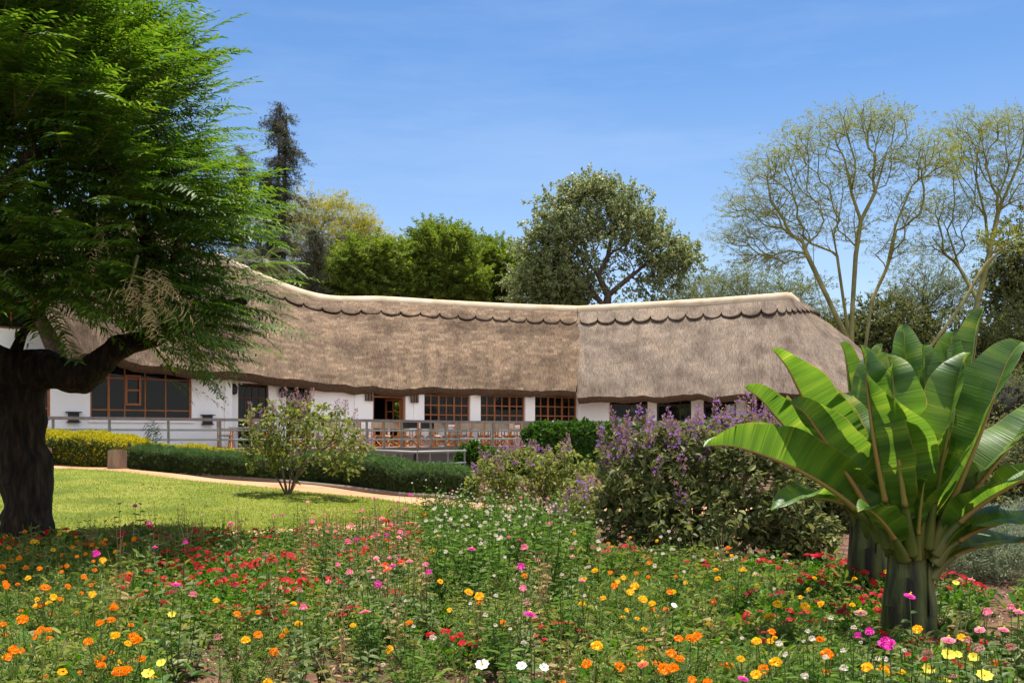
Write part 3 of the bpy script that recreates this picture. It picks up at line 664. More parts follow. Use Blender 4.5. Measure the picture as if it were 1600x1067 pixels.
# ---------------------------------------------------------------- director's chairs and tables on the deck
def chair_parts(canvas):
    W, D, SH, AH, BH = .58, .44, .46, .66, .98; w2, d2 = W / 2, D / 2; ps = {}
    def bar(m, a, b, r=.018): m.tube([a, b], r * 1.35, 4, smooth=False)
    fr = MB()
    for s in (-1, 1): bar(fr, (s * w2, -d2, .02), (s * w2, d2 + .02, .02))
    for y in (-d2 + .05, d2 - .05):
        bar(fr, (-w2, y, .04), (w2, y, SH)); bar(fr, (w2, y + .03, .04), (-w2, y + .03, SH))
    out = [('frame', fr, 'chairwood')]
    for s in (-1, 1):
        for y in (-d2, d2):
            m = MB(); bar(m, (s * w2, y, .03), (s * w2, y, AH if y < 0 else BH)); out.append(('leg', m, 'chairwood'))
        m = MB().box((s * w2 - .035, -d2 - .06, AH), (s * w2 + .035, d2 + .04, AH + .025)); out.append(('armrest', m, 'chairwood'))
    x = np.linspace(-w2, w2, 9); y = np.linspace(-d2, d2, 3); X, Y = np.meshgrid(x, y)
    out.append(('seat', MB().grid(np.stack([X, Y, SH - .05 * (1 - (X / w2) ** 2)], -1)), canvas))
    z = np.linspace(.72, 1.0, 4); X, Z = np.meshgrid(x, z)
    m = MB(); B = np.stack([X, d2 + .06 * (1 - (X / w2) ** 2), Z], -1); m.grid(B); m.grid(B[::-1] + A(0, .012, 0)); out.append(('backrest', m, canvas))
    return [(n_, mb.mesh(n_, M[mt])) for n_, mb, mt in out]
CH = {'canvas': chair_parts('canvas'), 'blackcanvas': chair_parts('blackcanvas')}
ORD = ['first','second','third','fourth','fifth','sixth','seventh','eighth','ninth','tenth','eleventh','twelfth','thirteenth','fourteenth','fifteenth','sixteenth','seventeenth','eighteenth','nineteenth','twentieth']
for tens, tth in (('twenty', 'thirtieth'), ('thirty', 'fortieth'), ('forty', 'fiftieth'), ('fifty', 'sixtieth'), ('sixty', 'seventieth'), ('seventy', 'eightieth')): ORD += [tens + '-' + o for o in ORD[:9]] + [tth]
spots = [(352,34.9,.4,0),(408,36.3,2.9,0),(470,36.9,3.3,0),(508,36.6,3.0,0),(560,37.0,3.1,0),(582,38.2,3.5,0),(612,38.0,3.2,0),(643,38.6,3.0,1),(664,39.6,3.3,1),(690,40.0,2.9,0),(707,40.6,3.4,0),
         (726,41.2,3.2,0),(746,41.3,3.0,0),(766,41.5,3.3,0),(786,41.4,2.95,0),(806,41.7,3.15,0),(826,41.6,3.3,0),(846,41.8,3.0,0),(866,41.9,3.2,0)]
for i, (px, Y, a, bk) in enumerate(spots):
    x = (px - 800) / F * Y
    lab = (f'black canvas director chair on the deck, {"left" if px < 650 else "right"} one of the dark pair' if bk else
           'wooden director chair alone by the rail post left of the lawn shrub' if i == 0 else
           f'wooden director chair with beige canvas, {ORD[i]} chair from left along the railing')
    t = thing('director_chair', lab, 'chair', (x, Y, DZ + .003), 'director chairs along the deck railing', a + math.pi if i == 0 else a - math.pi)
    t.rotation_euler = (0, 0, a + math.pi * .5 if i == 0 else (a - 3.1) * 1.6 + math.pi + (.55 if i < 9 else .12) * math.sin(i * 2.7) + (0 if i % 5 else 1.35))
    for nm, me in CH['blackcanvas' if bk else 'canvas']: link(nm, me, t)
for i, (px, Y, a) in enumerate(((520,39.2,.3), (600,39.9,-.4), (634,40.6,1.5), (690,42.0,.2), (716,42.6,-.5), (757,43.2,1.4), (796,43.6,.3), (836,43.9,-.3), (876,44.2,.4))):
    t = thing('director_chair', f'wooden director chair in the row nearest the lodge wall, {ORD[i]} from left', 'chair', ((px - 800) / F * Y, Y, DZ + .003), 'director chairs near the lodge wall', a)
    for nm, me in CH['canvas']: link(nm, me, t)
tb = [('tabletop', MB().box((-.45, -.45, .70), (.45, .45, .74)).mesh('tabletop', M['canvas']))]
lg = MB().box((-.035, -.035, 0), (.035, .035, .70)).mesh('leg', M['petalwhite'])
for i, (px, Y) in enumerate(((382,36.0),(535,38.0),(618,39.4),(678,41.0),(735,42.4),(775,42.8),(815,43.0),(855,43.3))):
    t = thing('deck_table', f'square white legged table on the deck, {ORD[i]} table from the left', 'table', ((px - 800) / F * Y, Y, DZ + .003), 'white tables on the deck', .2 * i)
    link('tabletop', tb[0][1], t)
    for sx in (-1, 1):
        for sy in (-1, 1): link('leg', lg, t, (sx * .38, sy * .38, 0))
# ---------------------------------------------------------------- trees
def skeleton(nodes, par, tips, bf=.4, step=.5, sag=0.0, rise=.15, turn=.6, seed=0):
    """join crown tips one after another to the nearest good place on the growing limbs"""
    r = np.random.default_rng(seed)
    N = [np.asarray(p, float) for p in nodes]; Pn = list(par); PL = []; D = []
    for i, p in enumerate(Pn):
        PL.append(0 if p < 0 else PL[p] + np.linalg.norm(N[i] - N[p])); D.append(A(0, 0, 1) if p < 0 else unit(N[i] - N[p]))
    tips = np.asarray(tips, float); T = len(tips); best = np.full(T, 1e18); bi = np.zeros(T, int); done = np.zeros(T, bool); term = []
    def upd(i0):
        for i in range(i0, len(N)):
            v = tips - N[i]; d = np.linalg.norm(v, axis=1); cs = (v @ D[i]) / np.maximum(d, 1e-6)
            c = d * (1 + turn * (1 - cs)) + bf * PL[i]
            k = c < best; best[k] = c[k]; bi[k] = i
    upd(0)
    for _ in range(T):
        c = np.where(done, 1e18, best); t = int(np.argmin(c)); done[t] = True
        a = int(bi[t]); p0, p1 = N[a], tips[t]; L = np.linalg.norm(p1 - p0)
        if L < 1e-4: continue
        n = max(1, int(round(L / step))); c1 = p0 + D[a] * L * .35 + A(0, 0, rise * L * .3); i0 = len(N); prev = a
        jit = r.normal(0, .035 * L, 3)
        for k in range(1, n + 1):
            s = k / n; q = (1-s)**2 * p0 + 2*s*(1-s) * (c1 * .5 + (p0 + p1) * .25 + jit) + s*s * p1
            N.append(q); Pn.append(prev); D.append(unit(q - N[prev])); PL.append(PL[prev] + np.linalg.norm(q - N[prev])); prev = len(N) - 1
        term.append(prev); upd(i0)
    return np.array(N), np.array(Pn), np.array(D), term
def pipe(par, n, r_tip, expo=2.3, rmin=None):
    w = np.zeros(n); kids = np.bincount(par[par >= 0], minlength=n)
    order = np.arange(n)[::-1]
    for i in order:
        if kids[i] == 0: w[i] = r_tip ** expo
        if par[i] >= 0: w[par[i]] += w[i]
    return w ** (1 / expo)
def branches(mb, N, par, R, D, sides=5, mi=0, minr=0, maxr=9, inside=None):
    i = np.where((par >= 0) & (R >= minr) & (R < maxr))[0]; p = par[i]
    main = np.full(len(N), -1)
    for k in np.where(par >= 0)[0]:
        q = par[k]
        if main[q] < 0 or R[k] > R[main[q]]: main[q] = k
    ismain = main[p] == i
    d0 = np.where(ismain[:, None], unit(D[p] + D[i]) , D[i]); r0 = np.where(ismain, R[p], np.minimum(R[p], R[i] * 1.25))
    nx = main[i]; d1 = np.where((nx >= 0)[:, None], unit(D[i] + D[np.maximum(nx, 0)]), D[i])
    ref = A(.31, .87, .38)
    def ring(c, d, r):
        U = unit(np.cross(d, ref)); W = np.cross(d, U); a = np.arange(sides) / sides * 2 * np.pi
        return c[:, None] + r[:, None, None] * (np.cos(a)[None, :, None] * U[:, None] + np.sin(a)[None, :, None] * W[:, None])
    d0 = np.where(ismain[:, None] & (par[p] >= 0)[:, None], unit(D[p] + D[i]), d0)
    V = np.stack([ring(N[p], d0, r0), ring(N[i], d1, R[i])], 1)
    m = len(i); b = (np.arange(m) * 2 * sides)[:, None]; j = np.arange(sides)[None]; k = (j + 1) % sides
    q = np.stack([b + j, b + k, b + sides + k, b + sides + j], -1).reshape(-1, 4)
    mb.add(V.reshape(-1, 3), q, mi, None, True)
def leafq(L, W, x=0, y=0, z=0, ang=0, droop=0, roll=0):
    """one pointed leaf as a folded quad lying along angle ang"""
    ca, sa = math.cos(ang), math.sin(ang)
    pts = [(0, 0, 0), (L * .45, -W / 2, roll * W), (L, 0, -droop * L), (L * .45, W / 2, -roll * W + .25 * W)]
    return [(x + ca * a - sa * b, y + sa * a + ca * b, z + c) for a, b, c in pts]
def tmpl(quads):
    V = np.array([p for q in quads for p in q], float); return V, np.arange(len(V)).reshape(-1, 4)
def fern_spray(L, n, leaf, pairs, seed, droop=.35):
    """a shoot with twice-feathered leaves on both sides"""
    r = np.random.default_rng(seed); qs = []
    for k in range(n):
        t = (k + .6) / n; x = L * t; y0 = .03 * math.sin(t * 5 + seed); z0 = .22 * L * t * (1 - t) - .03 * L * t * t
        for s in (-1, 1):
            a = s * math.radians(r.uniform(38, 72)); ll = leaf * (1.05 - .55 * t ** 2) * r.uniform(.75, 1.15); dz = -r.uniform(.0, droop)
            w = leaf * .058 * pairs / 5; ca, sa = math.cos(a), math.sin(a); q = []
            for u, ww, zz in ((0, .35, 0), (.5, 1, .06), (1.0, .25, -.05)):
                px_, py_, pz_ = x + ll * u * ca, y0 + ll * u * sa, z0 + ll * (u * dz + zz)
                q.append(((px_ - sa * ww * w, py_ + ca * ww * w, pz_ - .35 * ww * w), (px_ + sa * ww * w, py_ - ca * ww * w, pz_ + .2 * ww * w)))
            for c0, c1 in zip(q, q[1:]): qs.append([c0[0], c0[1], c1[1], c1[0]])
    return tmpl(qs)
def leaf_spray(L, n, leaf, width, seed, spread=1.0, droop=.3, flat=.3):
    r = np.random.default_rng(seed); qs = []
    for k in range(n):
        t = r.random() ** .7; a = r.uniform(-math.pi, math.pi) * spread * .55; x = L * t
        q = leafq(leaf * r.uniform(.7, 1.2), leaf * width * r.uniform(.8, 1.2), 0, 0, 0, 0, r.uniform(-.2, 1) * droop, .2)
        th, ph = a, r.normal(0, .5) * flat * 2
        R = np.array([[math.cos(th) * math.cos(ph), -math.sin(th), -math.cos(th) * math.sin(ph)], [math.sin(th) * math.cos(ph), math.cos(th), -math.sin(th) * math.sin(ph)], [math.sin(ph), 0, math.cos(ph)]])
        ro = r.normal(0, .5); Rx = np.array([[1,0,0],[0,math.cos(ro),-math.sin(ro)],[0,math.sin(ro),math.cos(ro)]])
        off = np.array([x, r.normal(0, .06 * L), r.normal(0, .05 * L)])
        qs.append([tuple(R @ Rx @ np.array(p) + off) for p in q])
    return tmpl(qs)
def ball(r, c, rad, n, lo=.0, hi=1.0):
    v = unit(r.normal(0, 1, (n, 3))); d = r.uniform(lo ** 3, hi ** 3, n) ** (1 / 3); return np.asarray(c) + v * d[:, None] * np.asarray(rad), v

def tree(name, label, base, trunk, blobs, leafm, barkm, spray, dens, r_tip=.012, bf=.35, step=.5, seed=0, scale=(.8, 1.2), up=.25, horiz=.0, group=None, shell=.45, sides=5, trunk_r=None, cat='tree', per=3, jitter=.25, nodes=None, par=None, rise=.15, inner=0, rmin=.0, expo=2.3, twigs=False):
    """trunk polyline (world), blobs = [(centre, radii)], dens tips per blob"""
    r = np.random.default_rng(seed); base = np.asarray(base, float)
    t = thing(name, label, cat, base, group)
    if nodes is None:
        nodes = [np.asarray(p, float) for p in trunk]; par = [-1] + list(range(len(nodes) - 1))
    tips, outd = [], []
    for (c, rad), n in zip(blobs, dens):
        p, v = ball(r, c, rad, n, shell, 1.0); tips.append(p); outd.append(v)
    tips = np.concatenate(tips); outd = np.concatenate(outd)
    N, par, D, term = skeleton(nodes, par, tips, bf, step, rise=rise, seed=seed)
    R = pipe(par, len(N), r_tip, expo)
    if trunk_r: R = np.minimum(R * trunk_r / max(R[0], 1e-6), trunk_r) if False else np.minimum(np.maximum(R, r_tip), 9) * 1.0; k = trunk_r / R[0]; R = r_tip + (R - r_tip) * k if k < 1 else R * np.interp(R, [r_tip, R[0]], [1, k])
    mb = MB(); big = R > .05; branches(mb, N - base, par, R, D, sides=max(sides, 6), minr=.06); branches(mb, N - base, par, R, D, sides=4 if sides > 3 else 3, maxr=.06, minr=rmin)
    mb.build('trunk', M[barkm], t)
    term = np.array(term)
    pos = np.repeat(N[term], per, 0) - base; dd = np.repeat(D[term], per, 0)
    k = len(pos); X = unit(dd * 1.0 + r.normal(0, .6, (k, 3)) + A(0, 0, up)); X[:, 2] *= (1 - horiz); X = unit(X)
    pos = pos + r.normal(0, jitter, (k, 3)) * (1, 1, .6)
    Z = unit(A(0, 0, 1) + r.normal(0, .25 + .3 * (1 - horiz), (k, 3)))
    fm = MB(); sp = spray if isinstance(spray, list) else [spray]; w = r.integers(0, len(sp), k); sc_ = r.uniform(*scale, k)
    for j, S in enumerate(sp):
        q = w == j; fm.scatter(S, pos[q], X[q], Z[q], sc_[q])
    if twigs:
        kt = np.arange(k) % 5 < 2; tm = MB().scatter((np.array([[-.15,-.012,0],[.55,-.008,.03],[1.05,0,.0],[.55,.008,.03],[-.15,.012,0]]), np.array([[0,1,2,3]])), pos[kt], X[kt], Z[kt], sc_[kt]); tm.build('twig', M[barkm], t)['kind'] = 'stuff'
    fm.build('crown', M[leafm], t)
    return t, N, par, D, R

# ---- the big feathery acacia on the left, nearest tree
Y0 = 14.3
def T0(px, py, dy=0): return P(px, py, Y0 + dy)
b0 = T0(42, 842)
nodes = [b0, T0(46, 790), T0(40, 720), T0(30, 650), T0(30, 590), T0(22, 555)]; par = [-1, 0, 1, 2, 3, 4]; rad = {0: .36, 1: .335, 2: .34, 3: .33, 4: .37, 5: .36}
def limb(start, pts, r0, r1):
    prev = start
    for i, p in enumerate(pts): nodes.append(p); par.append(prev); prev = len(nodes) - 1; rad[prev] = r0 + (r1 - r0) * i / max(1, len(pts) - 1)
    return prev
a = limb(4, [T0(70, 575, -.1), T0(110, 590, -.2), T0(140, 585, -.25), T0(162, 560, -.25), T0(190, 540, -.2), T0(235, 533, 0), T0(290, 500, .2)], .27, .10)
limb(a, [T0(340, 480, .3), T0(385, 470, .3)], .09, .05)
a0 = limb(4, [T0(-15, 568, 0), T0(-90, 545, .1), T0(-150, 480, .2)], .33, .24)
limb(a0, [T0(-120, 400, .5), T0(-60, 300, .8), T0(20, 180, 1.0), T0(60, 80, 1.0)], .2, .07)
limb(a0, [T0(-170, 330, -1), T0(-180, 180, -1.5)], .2, .09)
limb(a0, [T0(-100, 400, -1.8), T0(-20, 320, -2.8), T0(60, 230, -3.0)], .18, .06)
limb(a - 1, [T0(252, 475, -.4), T0(235, 390, -.9), T0(205, 300, -1.2), T0(180, 180, -1)], .13, .05)
r = np.random.default_rng(3); tips = []
C, RAD = A(-8.4, 13.3, 4.9), A(5.05, 3.7, 4.3)
p, v = ball(r, C, RAD, 6500, .55, 1.0)
prj = np.stack([800 + F * p[:, 0] / p[:, 1], HZ - F * (p[:, 2] - CZ) / p[:, 1]], 1)
lowlim = np.interp(prj[:, 0], [-200, 0, 90, 180, 260, 330, 400, 460], [600, 460, 462, 505, 580, 618, 612, 560]) + r.normal(0, 12, len(p))
keep = (prj[:, 1] < lowlim) & (prj[:, 0] > -420) & (v[:, 1] < .75)
edge_r = np.interp(prj[:, 1], [-60, 30, 100, 200, 300, 360, 420, 500, 600], [70, 130, 228, 288, 312, 358, 352, 395, 368]) + r.normal(0, 16, len(p))
keep &= prj[:, 0] < edge_r
# scalloped layers: leave gaps that read as dark hollows
lay = np.sin(p[:, 2] * 4.2 + p[:, 0] * 1.3 + np.sin(p[:, 1] * 1.7) * 1.2); keep &= (lay > -.15)
keep &= ~((((prj[:, 0] - 252) / 58) ** 2 + ((prj[:, 1] - 466) / 52) ** 2 < 1) & (p[:, 1] < 12.3))
p, v = p[keep][:2150], v[keep][:2150]
N, par_, D, term = skeleton(nodes, par, p, .25, .45, rise=.1, seed=5)
R = pipe(par_, len(N), .008, 2.4); R = np.minimum(R, .11)
for k_, rr in rad.items(): R[k_] = rr
ac = thing('acacia_tree', 'big dark trunked tree with feathery bright green foliage leaning over the lawn', 'tree', b0)
mb = MB(); nb = len(nodes)
# trunk as one bulky lofted tube with knots, limbs as smooth chains
def chain(idx, sides=18, seed=0):
    pts = N[idx]; rr = R[idx]; n = 10 * len(idx); s = np.linspace(0, len(idx) - 1, n)
    q = np.stack([np.interp(s, range(len(idx)), pts[:, k]) for k in range(3)], -1); ker = np.hanning(11); ker /= ker.sum()
    qp = np.pad(q, ((5, 5), (0, 0)), mode='edge'); q = np.stack([np.convolve(qp[:, k], ker, 'valid') for k in range(3)], -1); q[0] = pts[0]; q[-1] = pts[-1]
    rq = np.interp(s, range(len(idx)), rr); m = MB(); m.tube(q - b0, rq, sides)
    V = m.V[0].reshape(n, sides, 3); c = V.mean(1, keepdims=True); g = np.random.default_rng(seed).normal(0, 1, (n, sides))
    for ax, kk in ((0, 7), (1, 3)):
        ke = np.hanning(kk + 2); ke /= np.sqrt((ke ** 2).sum()); g = np.apply_along_axis(lambda z: np.convolve(np.pad(z, kk, mode='wrap'), ke, 'same')[kk:-kk], ax, g)
    V = c + (V - c) * (1 + .075 * g)[..., None]; m.V[0] = V.reshape(-1, 3); return m
def merge(dst, src): 
    for v_, uv_, in zip(src.V, src.UV): dst.V.append(v_); dst.UV.append(uv_)
    for f_, mi_, sm_ in src.F: dst.F.append((f_ + dst.n, mi_, sm_))
    dst.n += src.n; dst.has_uv |= src.has_uv
R[0] = .43; merge(mb, chain([0, 1, 2, 3, 4, 5], 22, 1))
i = 6
for ln, st in ((7, 4), (2, None), (3, 4), (4, None), (2, None), (3, None), (4, None)):
    idx = list(range(i, i + ln)); i += ln
    idx = ([st] if st is not None else [par[idx[0]]]) + idx; keep_r = R[idx[0]]
    R[idx[0]] = min(R[idx[0]], rad[idx[1]] * 1.15); merge(mb, chain(idx, 14, i)); R[idx[0]] = keep_r
sub = np.arange(len(N)) >= nb; par2 = np.where(sub, par_, -1); R2_ = R.copy(); R2_[:nb] = np.minimum(R[:nb], .10)
branches(mb, N - b0, par2, R2_, D, sides=5)
mb.build('trunk', M['barkdark'], ac)
sprays = [fern_spray(.74, 17, .17, 5, s, .25) for s in range(5)]
per = 5; T = np.repeat(np.array(term), per); k = len(T); pos = N[T] - b0 + r.normal(0, .20, (k, 3)) * (1, 1, .7); vv = unit((N[T] - C) / RAD)
X = unit(vv * A(1, 1, 1.0) + r.normal(0, .36, (k, 3)) * A(1, 1, .6) + A(.35, -.10, .14)); Z = unit(A(.1, -.25, 1) + r.normal(0, .14, (k, 3)))
fm = MB(); w = r.integers(0, 5, k); sc_ = r.uniform(.65, 1.5, k)
for j in range(5): q = w == j; fm.scatter(sprays[j], pos[q], X[q], Z[q], sc_[q])
ip, iv = ball(r, C, RAD * .86, 4600, .3, 1.0); q = np.stack([800 + F * ip[:, 0] / ip[:, 1], HZ - F * (ip[:, 2] - CZ) / ip[:, 1]], 1)
kk = (q[:, 1] < np.interp(q[:, 0], [-200, 0, 90, 180, 260, 330, 400, 460], [560, 430, 415, 465, 545, 585, 570, 520])) & (q[:, 0] < np.interp(q[:, 1], [-60, 30, 100, 200, 300, 360, 420, 500, 600], [20, 85, 180, 245, 268, 310, 310, 335, 300])) & (q[:, 0] > -350)
ip = ip[kk]; k2 = len(ip); infill = leaf_spray(.6, 34, .13, .22, 77, 1.6, .6, .8)
fm.scatter(infill, ip - b0, r.normal(0, 1, (k2, 3)) + A(.4, 0, .1), A(0, 0, 1) + r.normal(0, .3, (k2, 3)), r.uniform(.7, 1.2, k2))
stm = (np.array([[0, -.006, 0], [.62, 0, .06], [0, .006, .0]]), np.array([[0, 1, 2]])); 
fm.build('crown', M['acacia'], ac)
mb = MB(); mb.scatter(stm, pos, X, Z, sc_ * 1.15); mb.build('twig', M['feverbark'], ac)['kind'] = 'stuff'
# straw coloured dead boughs hanging under the crown
dp = []; 
for px, py, dy in ((205,425,-2.6),(222,445,-2.6),(235,470,-2.5),(250,440,-2.5),(262,462,-2.5),(280,470,-2.4),(245,495,-2.5),(213,460,-2.6),(228,430,-2.6),(150,370,-2.8),(240,420,-2.6)):
    for _ in range(4): dp.append(T0(px + r.normal(0, 8), py + r.normal(0, 14), dy - .9 + r.normal(0, .15)))
dp = np.array(dp); k = len(dp)
fm = MB().scatter(fern_spray(.4, 7, .10, 4, 9, 1.0), dp - b0, unit(A(.25, 0, -.8) + r.normal(0, .3, (k, 3))), unit(A(1, -.3, 0) + r.normal(0, .6, (k, 3))), r.uniform(.4, 1.15, k))
fm.tube(np.array([T0(215,400,-2.3), T0(205,440,-2.5), T0(190,475,-2.6)]) - b0, [.02,.012,.006], 5, 0); fm.tube(np.array([T0(205,430,-2.5), T0(240,440,-2.5), T0(285,475,-2.4)]) - b0, [.016,.012,.006], 5)
fm.build('dry_bough', M['dry'], ac)
hp = np.array([T0(228, 590, -.5), T0(231, 630, -.5), T0(229, 655, -.5)]); fm = MB().tube(hp - b0, [.006, .005, .004], 4)
hq = np.array([T0(232 + dx, 652 + dy, -.5) for dx, dy in ((0, 0), (-6, 6), (7, 4), (2, 12), (10, 12), (-3, 18))]); fm.scatter(fern_spray(.4, 7, .15, 5, 19, .4), hq - b0, unit(A(.25, 0, -1) + r.normal(0, .4, (6, 3))), A(1, -.4, .2), .8)
fm.build('hanging_twig', M['acacia'], ac)

# ---- trees beyond the lodge
feath = [leaf_spray(1.0, 26, .22, .38, s, .9, .3, .25) for s in range(4)]
fine = [leaf_spray(1.1, 26, .13, .34, s + 10, .5, .2, .12) for s in range(4)]
broad = [leaf_spray(.8, 15, .2, .62, s + 20, 1.6, .6, .8) for s in range(4)]
needl = [leaf_spray(1.0, 30, .22, .20, s + 30, .7, .7, .4) for s in range(4)]

# tall dark conifers
def conifer(label, px, Y, top, w, seed, lean=0, twin=False):
    r = np.random.default_rng(seed); b = G(px, Y); t = thing('conifer_tree', label, 'tree', b, 'dark conifers beyond the roof')
    Ht = P(px, top, Y)[2] - b[2]; tm = MB(); fm = MB(); pos, X = [], []
    stems = [(0, 1.0)] + ([(.35, .97), (-.45, .8)] if twin else [])
    for off, hh in stems:
        z = np.linspace(0, Ht * hh, 14); cx = lean * (z / Ht) ** 2 + off * np.minimum(1, z / (Ht * .45)); tm.tube(np.stack([cx, off * .3 + 0 * z, z], -1), np.interp(z, [0, Ht], [.33, .03]), 7)
        nb = int(80 * hh)
        for k in range(nb):
            q = .25 + .75 * (k + r.random()) / nb; zz = Ht * hh * q; ln = w * (1.02 - q) ** .85 * r.uniform(.3, 1.25) + .06; a = r.uniform(0, 6.28)
            c = np.array([np.interp(zz, z, cx), off * .3, zz]); s = np.linspace(0, 1, 6); d = A(math.cos(a), math.sin(a), 0)
            pts = c + d * (ln * s)[:, None] + A(0, 0, 1) * (ln * (-.35 * s + .28 * s ** 2.5))[:, None]
            tm.tube(pts, np.linspace(.05, .012, 6) * (1.4 - q), 4)
            for sv in np.linspace(.2, 1, max(3, int(ln * 2.6))):
                pt = c + d * ln * sv + A(0, 0, ln * (-.35 * sv + .28 * sv ** 2.5))
                for _ in range(5): pos.append(pt + r.normal(0, .10, 3)); X.append(d * .5 + A(r.normal(0, .4), r.normal(0, .4), -.75 + .6 * (sv > .9)))
    tm.build('trunk', M['bark'], t); pos = np.array(pos); X = np.array(X); k = len(pos); ww = r.integers(0, 4, k)
    for j in range(4): q = ww == j; fm.scatter(needl[j], pos[q], X[q], r.normal(0, 1, (q.sum(), 3)), r.uniform(.4, .85, q.sum()))
    fm.build('crown', M['conifer'], t)
conifer('tall ragged dark conifer with two tips beyond the roof, tallest of the conifers', 430, 58, 160, 4.2, 41, .3, True)
conifer('narrow dark conifer half hidden by the feathery tree', 378, 60, 232, 1.5, 42)
conifer('short dark conifer behind the curved ridge, right of the palm', 492, 56, 352, .95, 43)

# palm
b = G(405, 51); pt = thing('palm_tree', 'palm with arching grey green fronds beside the curved roof ridge', 'palm tree', b)
top = P(408, 412, 51) - b; MB().tube(np.array([(0, 0, 0), top * .5 + A(.1, 0, 0), top]), [.28, .22, .2], 10).build('trunk', M['bark'], pt)
r = np.random.default_rng(8)
for k in range(17):
    a = k * 2.4 + r.normal(0, .15); el = r.uniform(.1, 1.15); ln = r.uniform(2.1, 2.8); s = np.linspace(0, 1, 16); d = A(math.cos(a), math.sin(a), 0)
    rc = top + d * (ln * s * math.cos(el * .7))[:, None] + A(0, 0, 1) * (ln * (s * math.sin(el) - (.45 + .25 * el) * s ** 2.2))[:, None]
    m = MB().tube(rc, np.linspace(.035, .008, 16), 4); td = unit(np.gradient(rc, axis=0)); sd_ = np.cross(td, A(0, 0, 1))
    lf = (np.array([[0, -.022, 0], [.25, -.03, .0], [.55, 0, -.06], [.25, .03, 0]]), np.array([[0, 1, 2, 3]]))
    for s_ in (-1, 1):
        for f in (0, .5):
            q = rc[2:-1] + (rc[3:] - rc[2:-1]) * f; m.scatter(lf, q, unit(s_ * sd_[2:-1] + td[2:-1] * .8 + A(0, 0, -.25)), td[2:-1] * .2 + A(0, 0, 1), .95 * np.sin(np.linspace(.45, 2.7, len(q))) ** .6)
    m.build('frond', M['palm'], pt)

def blob(px, py, Y, rx, rz, ry=None): return (P(px, py, Y), A(rx / F * Y, (ry or rx) / F * Y, rz / F * Y))
def up_trunk(px, Y, pts): return [G(px, Y) + A(0, 0, -.2)] + [P(a, b_, Y + (c[0] if c else 0)) for a, b_, *c in pts]
# yellow flat topped fever tree
tree('fever_tree', 'flat topped yellow green tree behind the conifers and bright green trees', G(505, 66), up_trunk(505, 66, [(505, 560), (500, 470), (492, 430)]),
     [blob(470, 345, 66, 55, 10), blob(540, 350, 66, 45, 10), blob(500, 322, 66, 45, 8), blob(520, 375, 66, 75, 12), blob(570, 382, 66, 40, 8), blob(490, 400, 66, 70, 14), blob(560, 405, 66, 45, 14)],
     'feveryellow', 'feverbark', fine, [50, 40, 35, 70, 30, 60, 40], seed=51, horiz=.8, up=.05, r_tip=.014, trunk_r=.25, per=9, jitter=.4, scale=(.7, 1.25), shell=.1)
# bright green trees above the middle roof
tree('broad_green_tree', 'rounded bright green tree above the middle of the roof, tallest of the green pair', G(665, 60), up_trunk(665, 60, [(665, 520), (672, 460)]),
     [blob(690, 400, 60, 52, 40), blob(650, 425, 60, 55, 36), blob(705, 440, 60, 50, 34), blob(630, 452, 60, 52, 34), blob(676, 380, 60, 26, 14)],
     'green', 'bark', feath, [220, 170, 150, 130, 50], seed=52, per=5, jitter=.28, scale=(.6, 1.1), trunk_r=.3, horiz=.45)
tree('broad_green_tree', 'low bright green tree at the ridge, between the palm and the tallest green tree', G(560, 58), up_trunk(560, 58, [(560, 540), (562, 480)]),
     [blob(560, 425, 58, 48, 36), blob(590, 410, 58, 45, 28), blob(540, 452, 58, 40, 24), blob(600, 450, 58, 45, 26)],
     'green', 'bark', feath, [150, 120, 90, 90], seed=53, per=5, jitter=.28, scale=(.6, 1.1), trunk_r=.25, horiz=.45)
tree('broad_green_tree', 'smaller loose green tree just left of the big rounded grey green tree', G(775, 63), up_trunk(775, 63, [(775, 540), (778, 470)]),
     [blob(770, 408, 63, 38, 28), blob(800, 430, 63, 34, 32), blob(752, 448, 63, 30, 24)],
     'green', 'bark', feath, [120, 100, 70], seed=54, per=4, jitter=.28, scale=(.6, 1.1), trunk_r=.22, horiz=.4)
# dark understorey behind the ridge
for i, (px, py, Y, rx, rz, lab) in enumerate(((480, 470, 60, 60, 40, 'dark bushy tree behind the curve of the ridge beneath the conifer'), (735, 470, 64, 60, 32, 'dark bushy tree low behind the ridge between two bright green trees'),
                                             (850, 455, 58, 52, 44, 'dark leafy tree at the foot of the big rounded tree'), (410, 470, 57, 60, 40, 'dark bushy tree behind the palm'))):
    tree('bushy_tree', lab, G(px, Y), up_trunk(px, Y, [(px, 560), (px, 500)]), [blob(px, py, Y, rx, rz), blob(px + 25, py + 15, Y, rx * .7, rz * .8)], 'olive' if i == 2 else 'thicket', 'bark', broad, [150, 90], seed=60 + i, per=5, jitter=.35, scale=(.6, 1.1), trunk_r=.2)
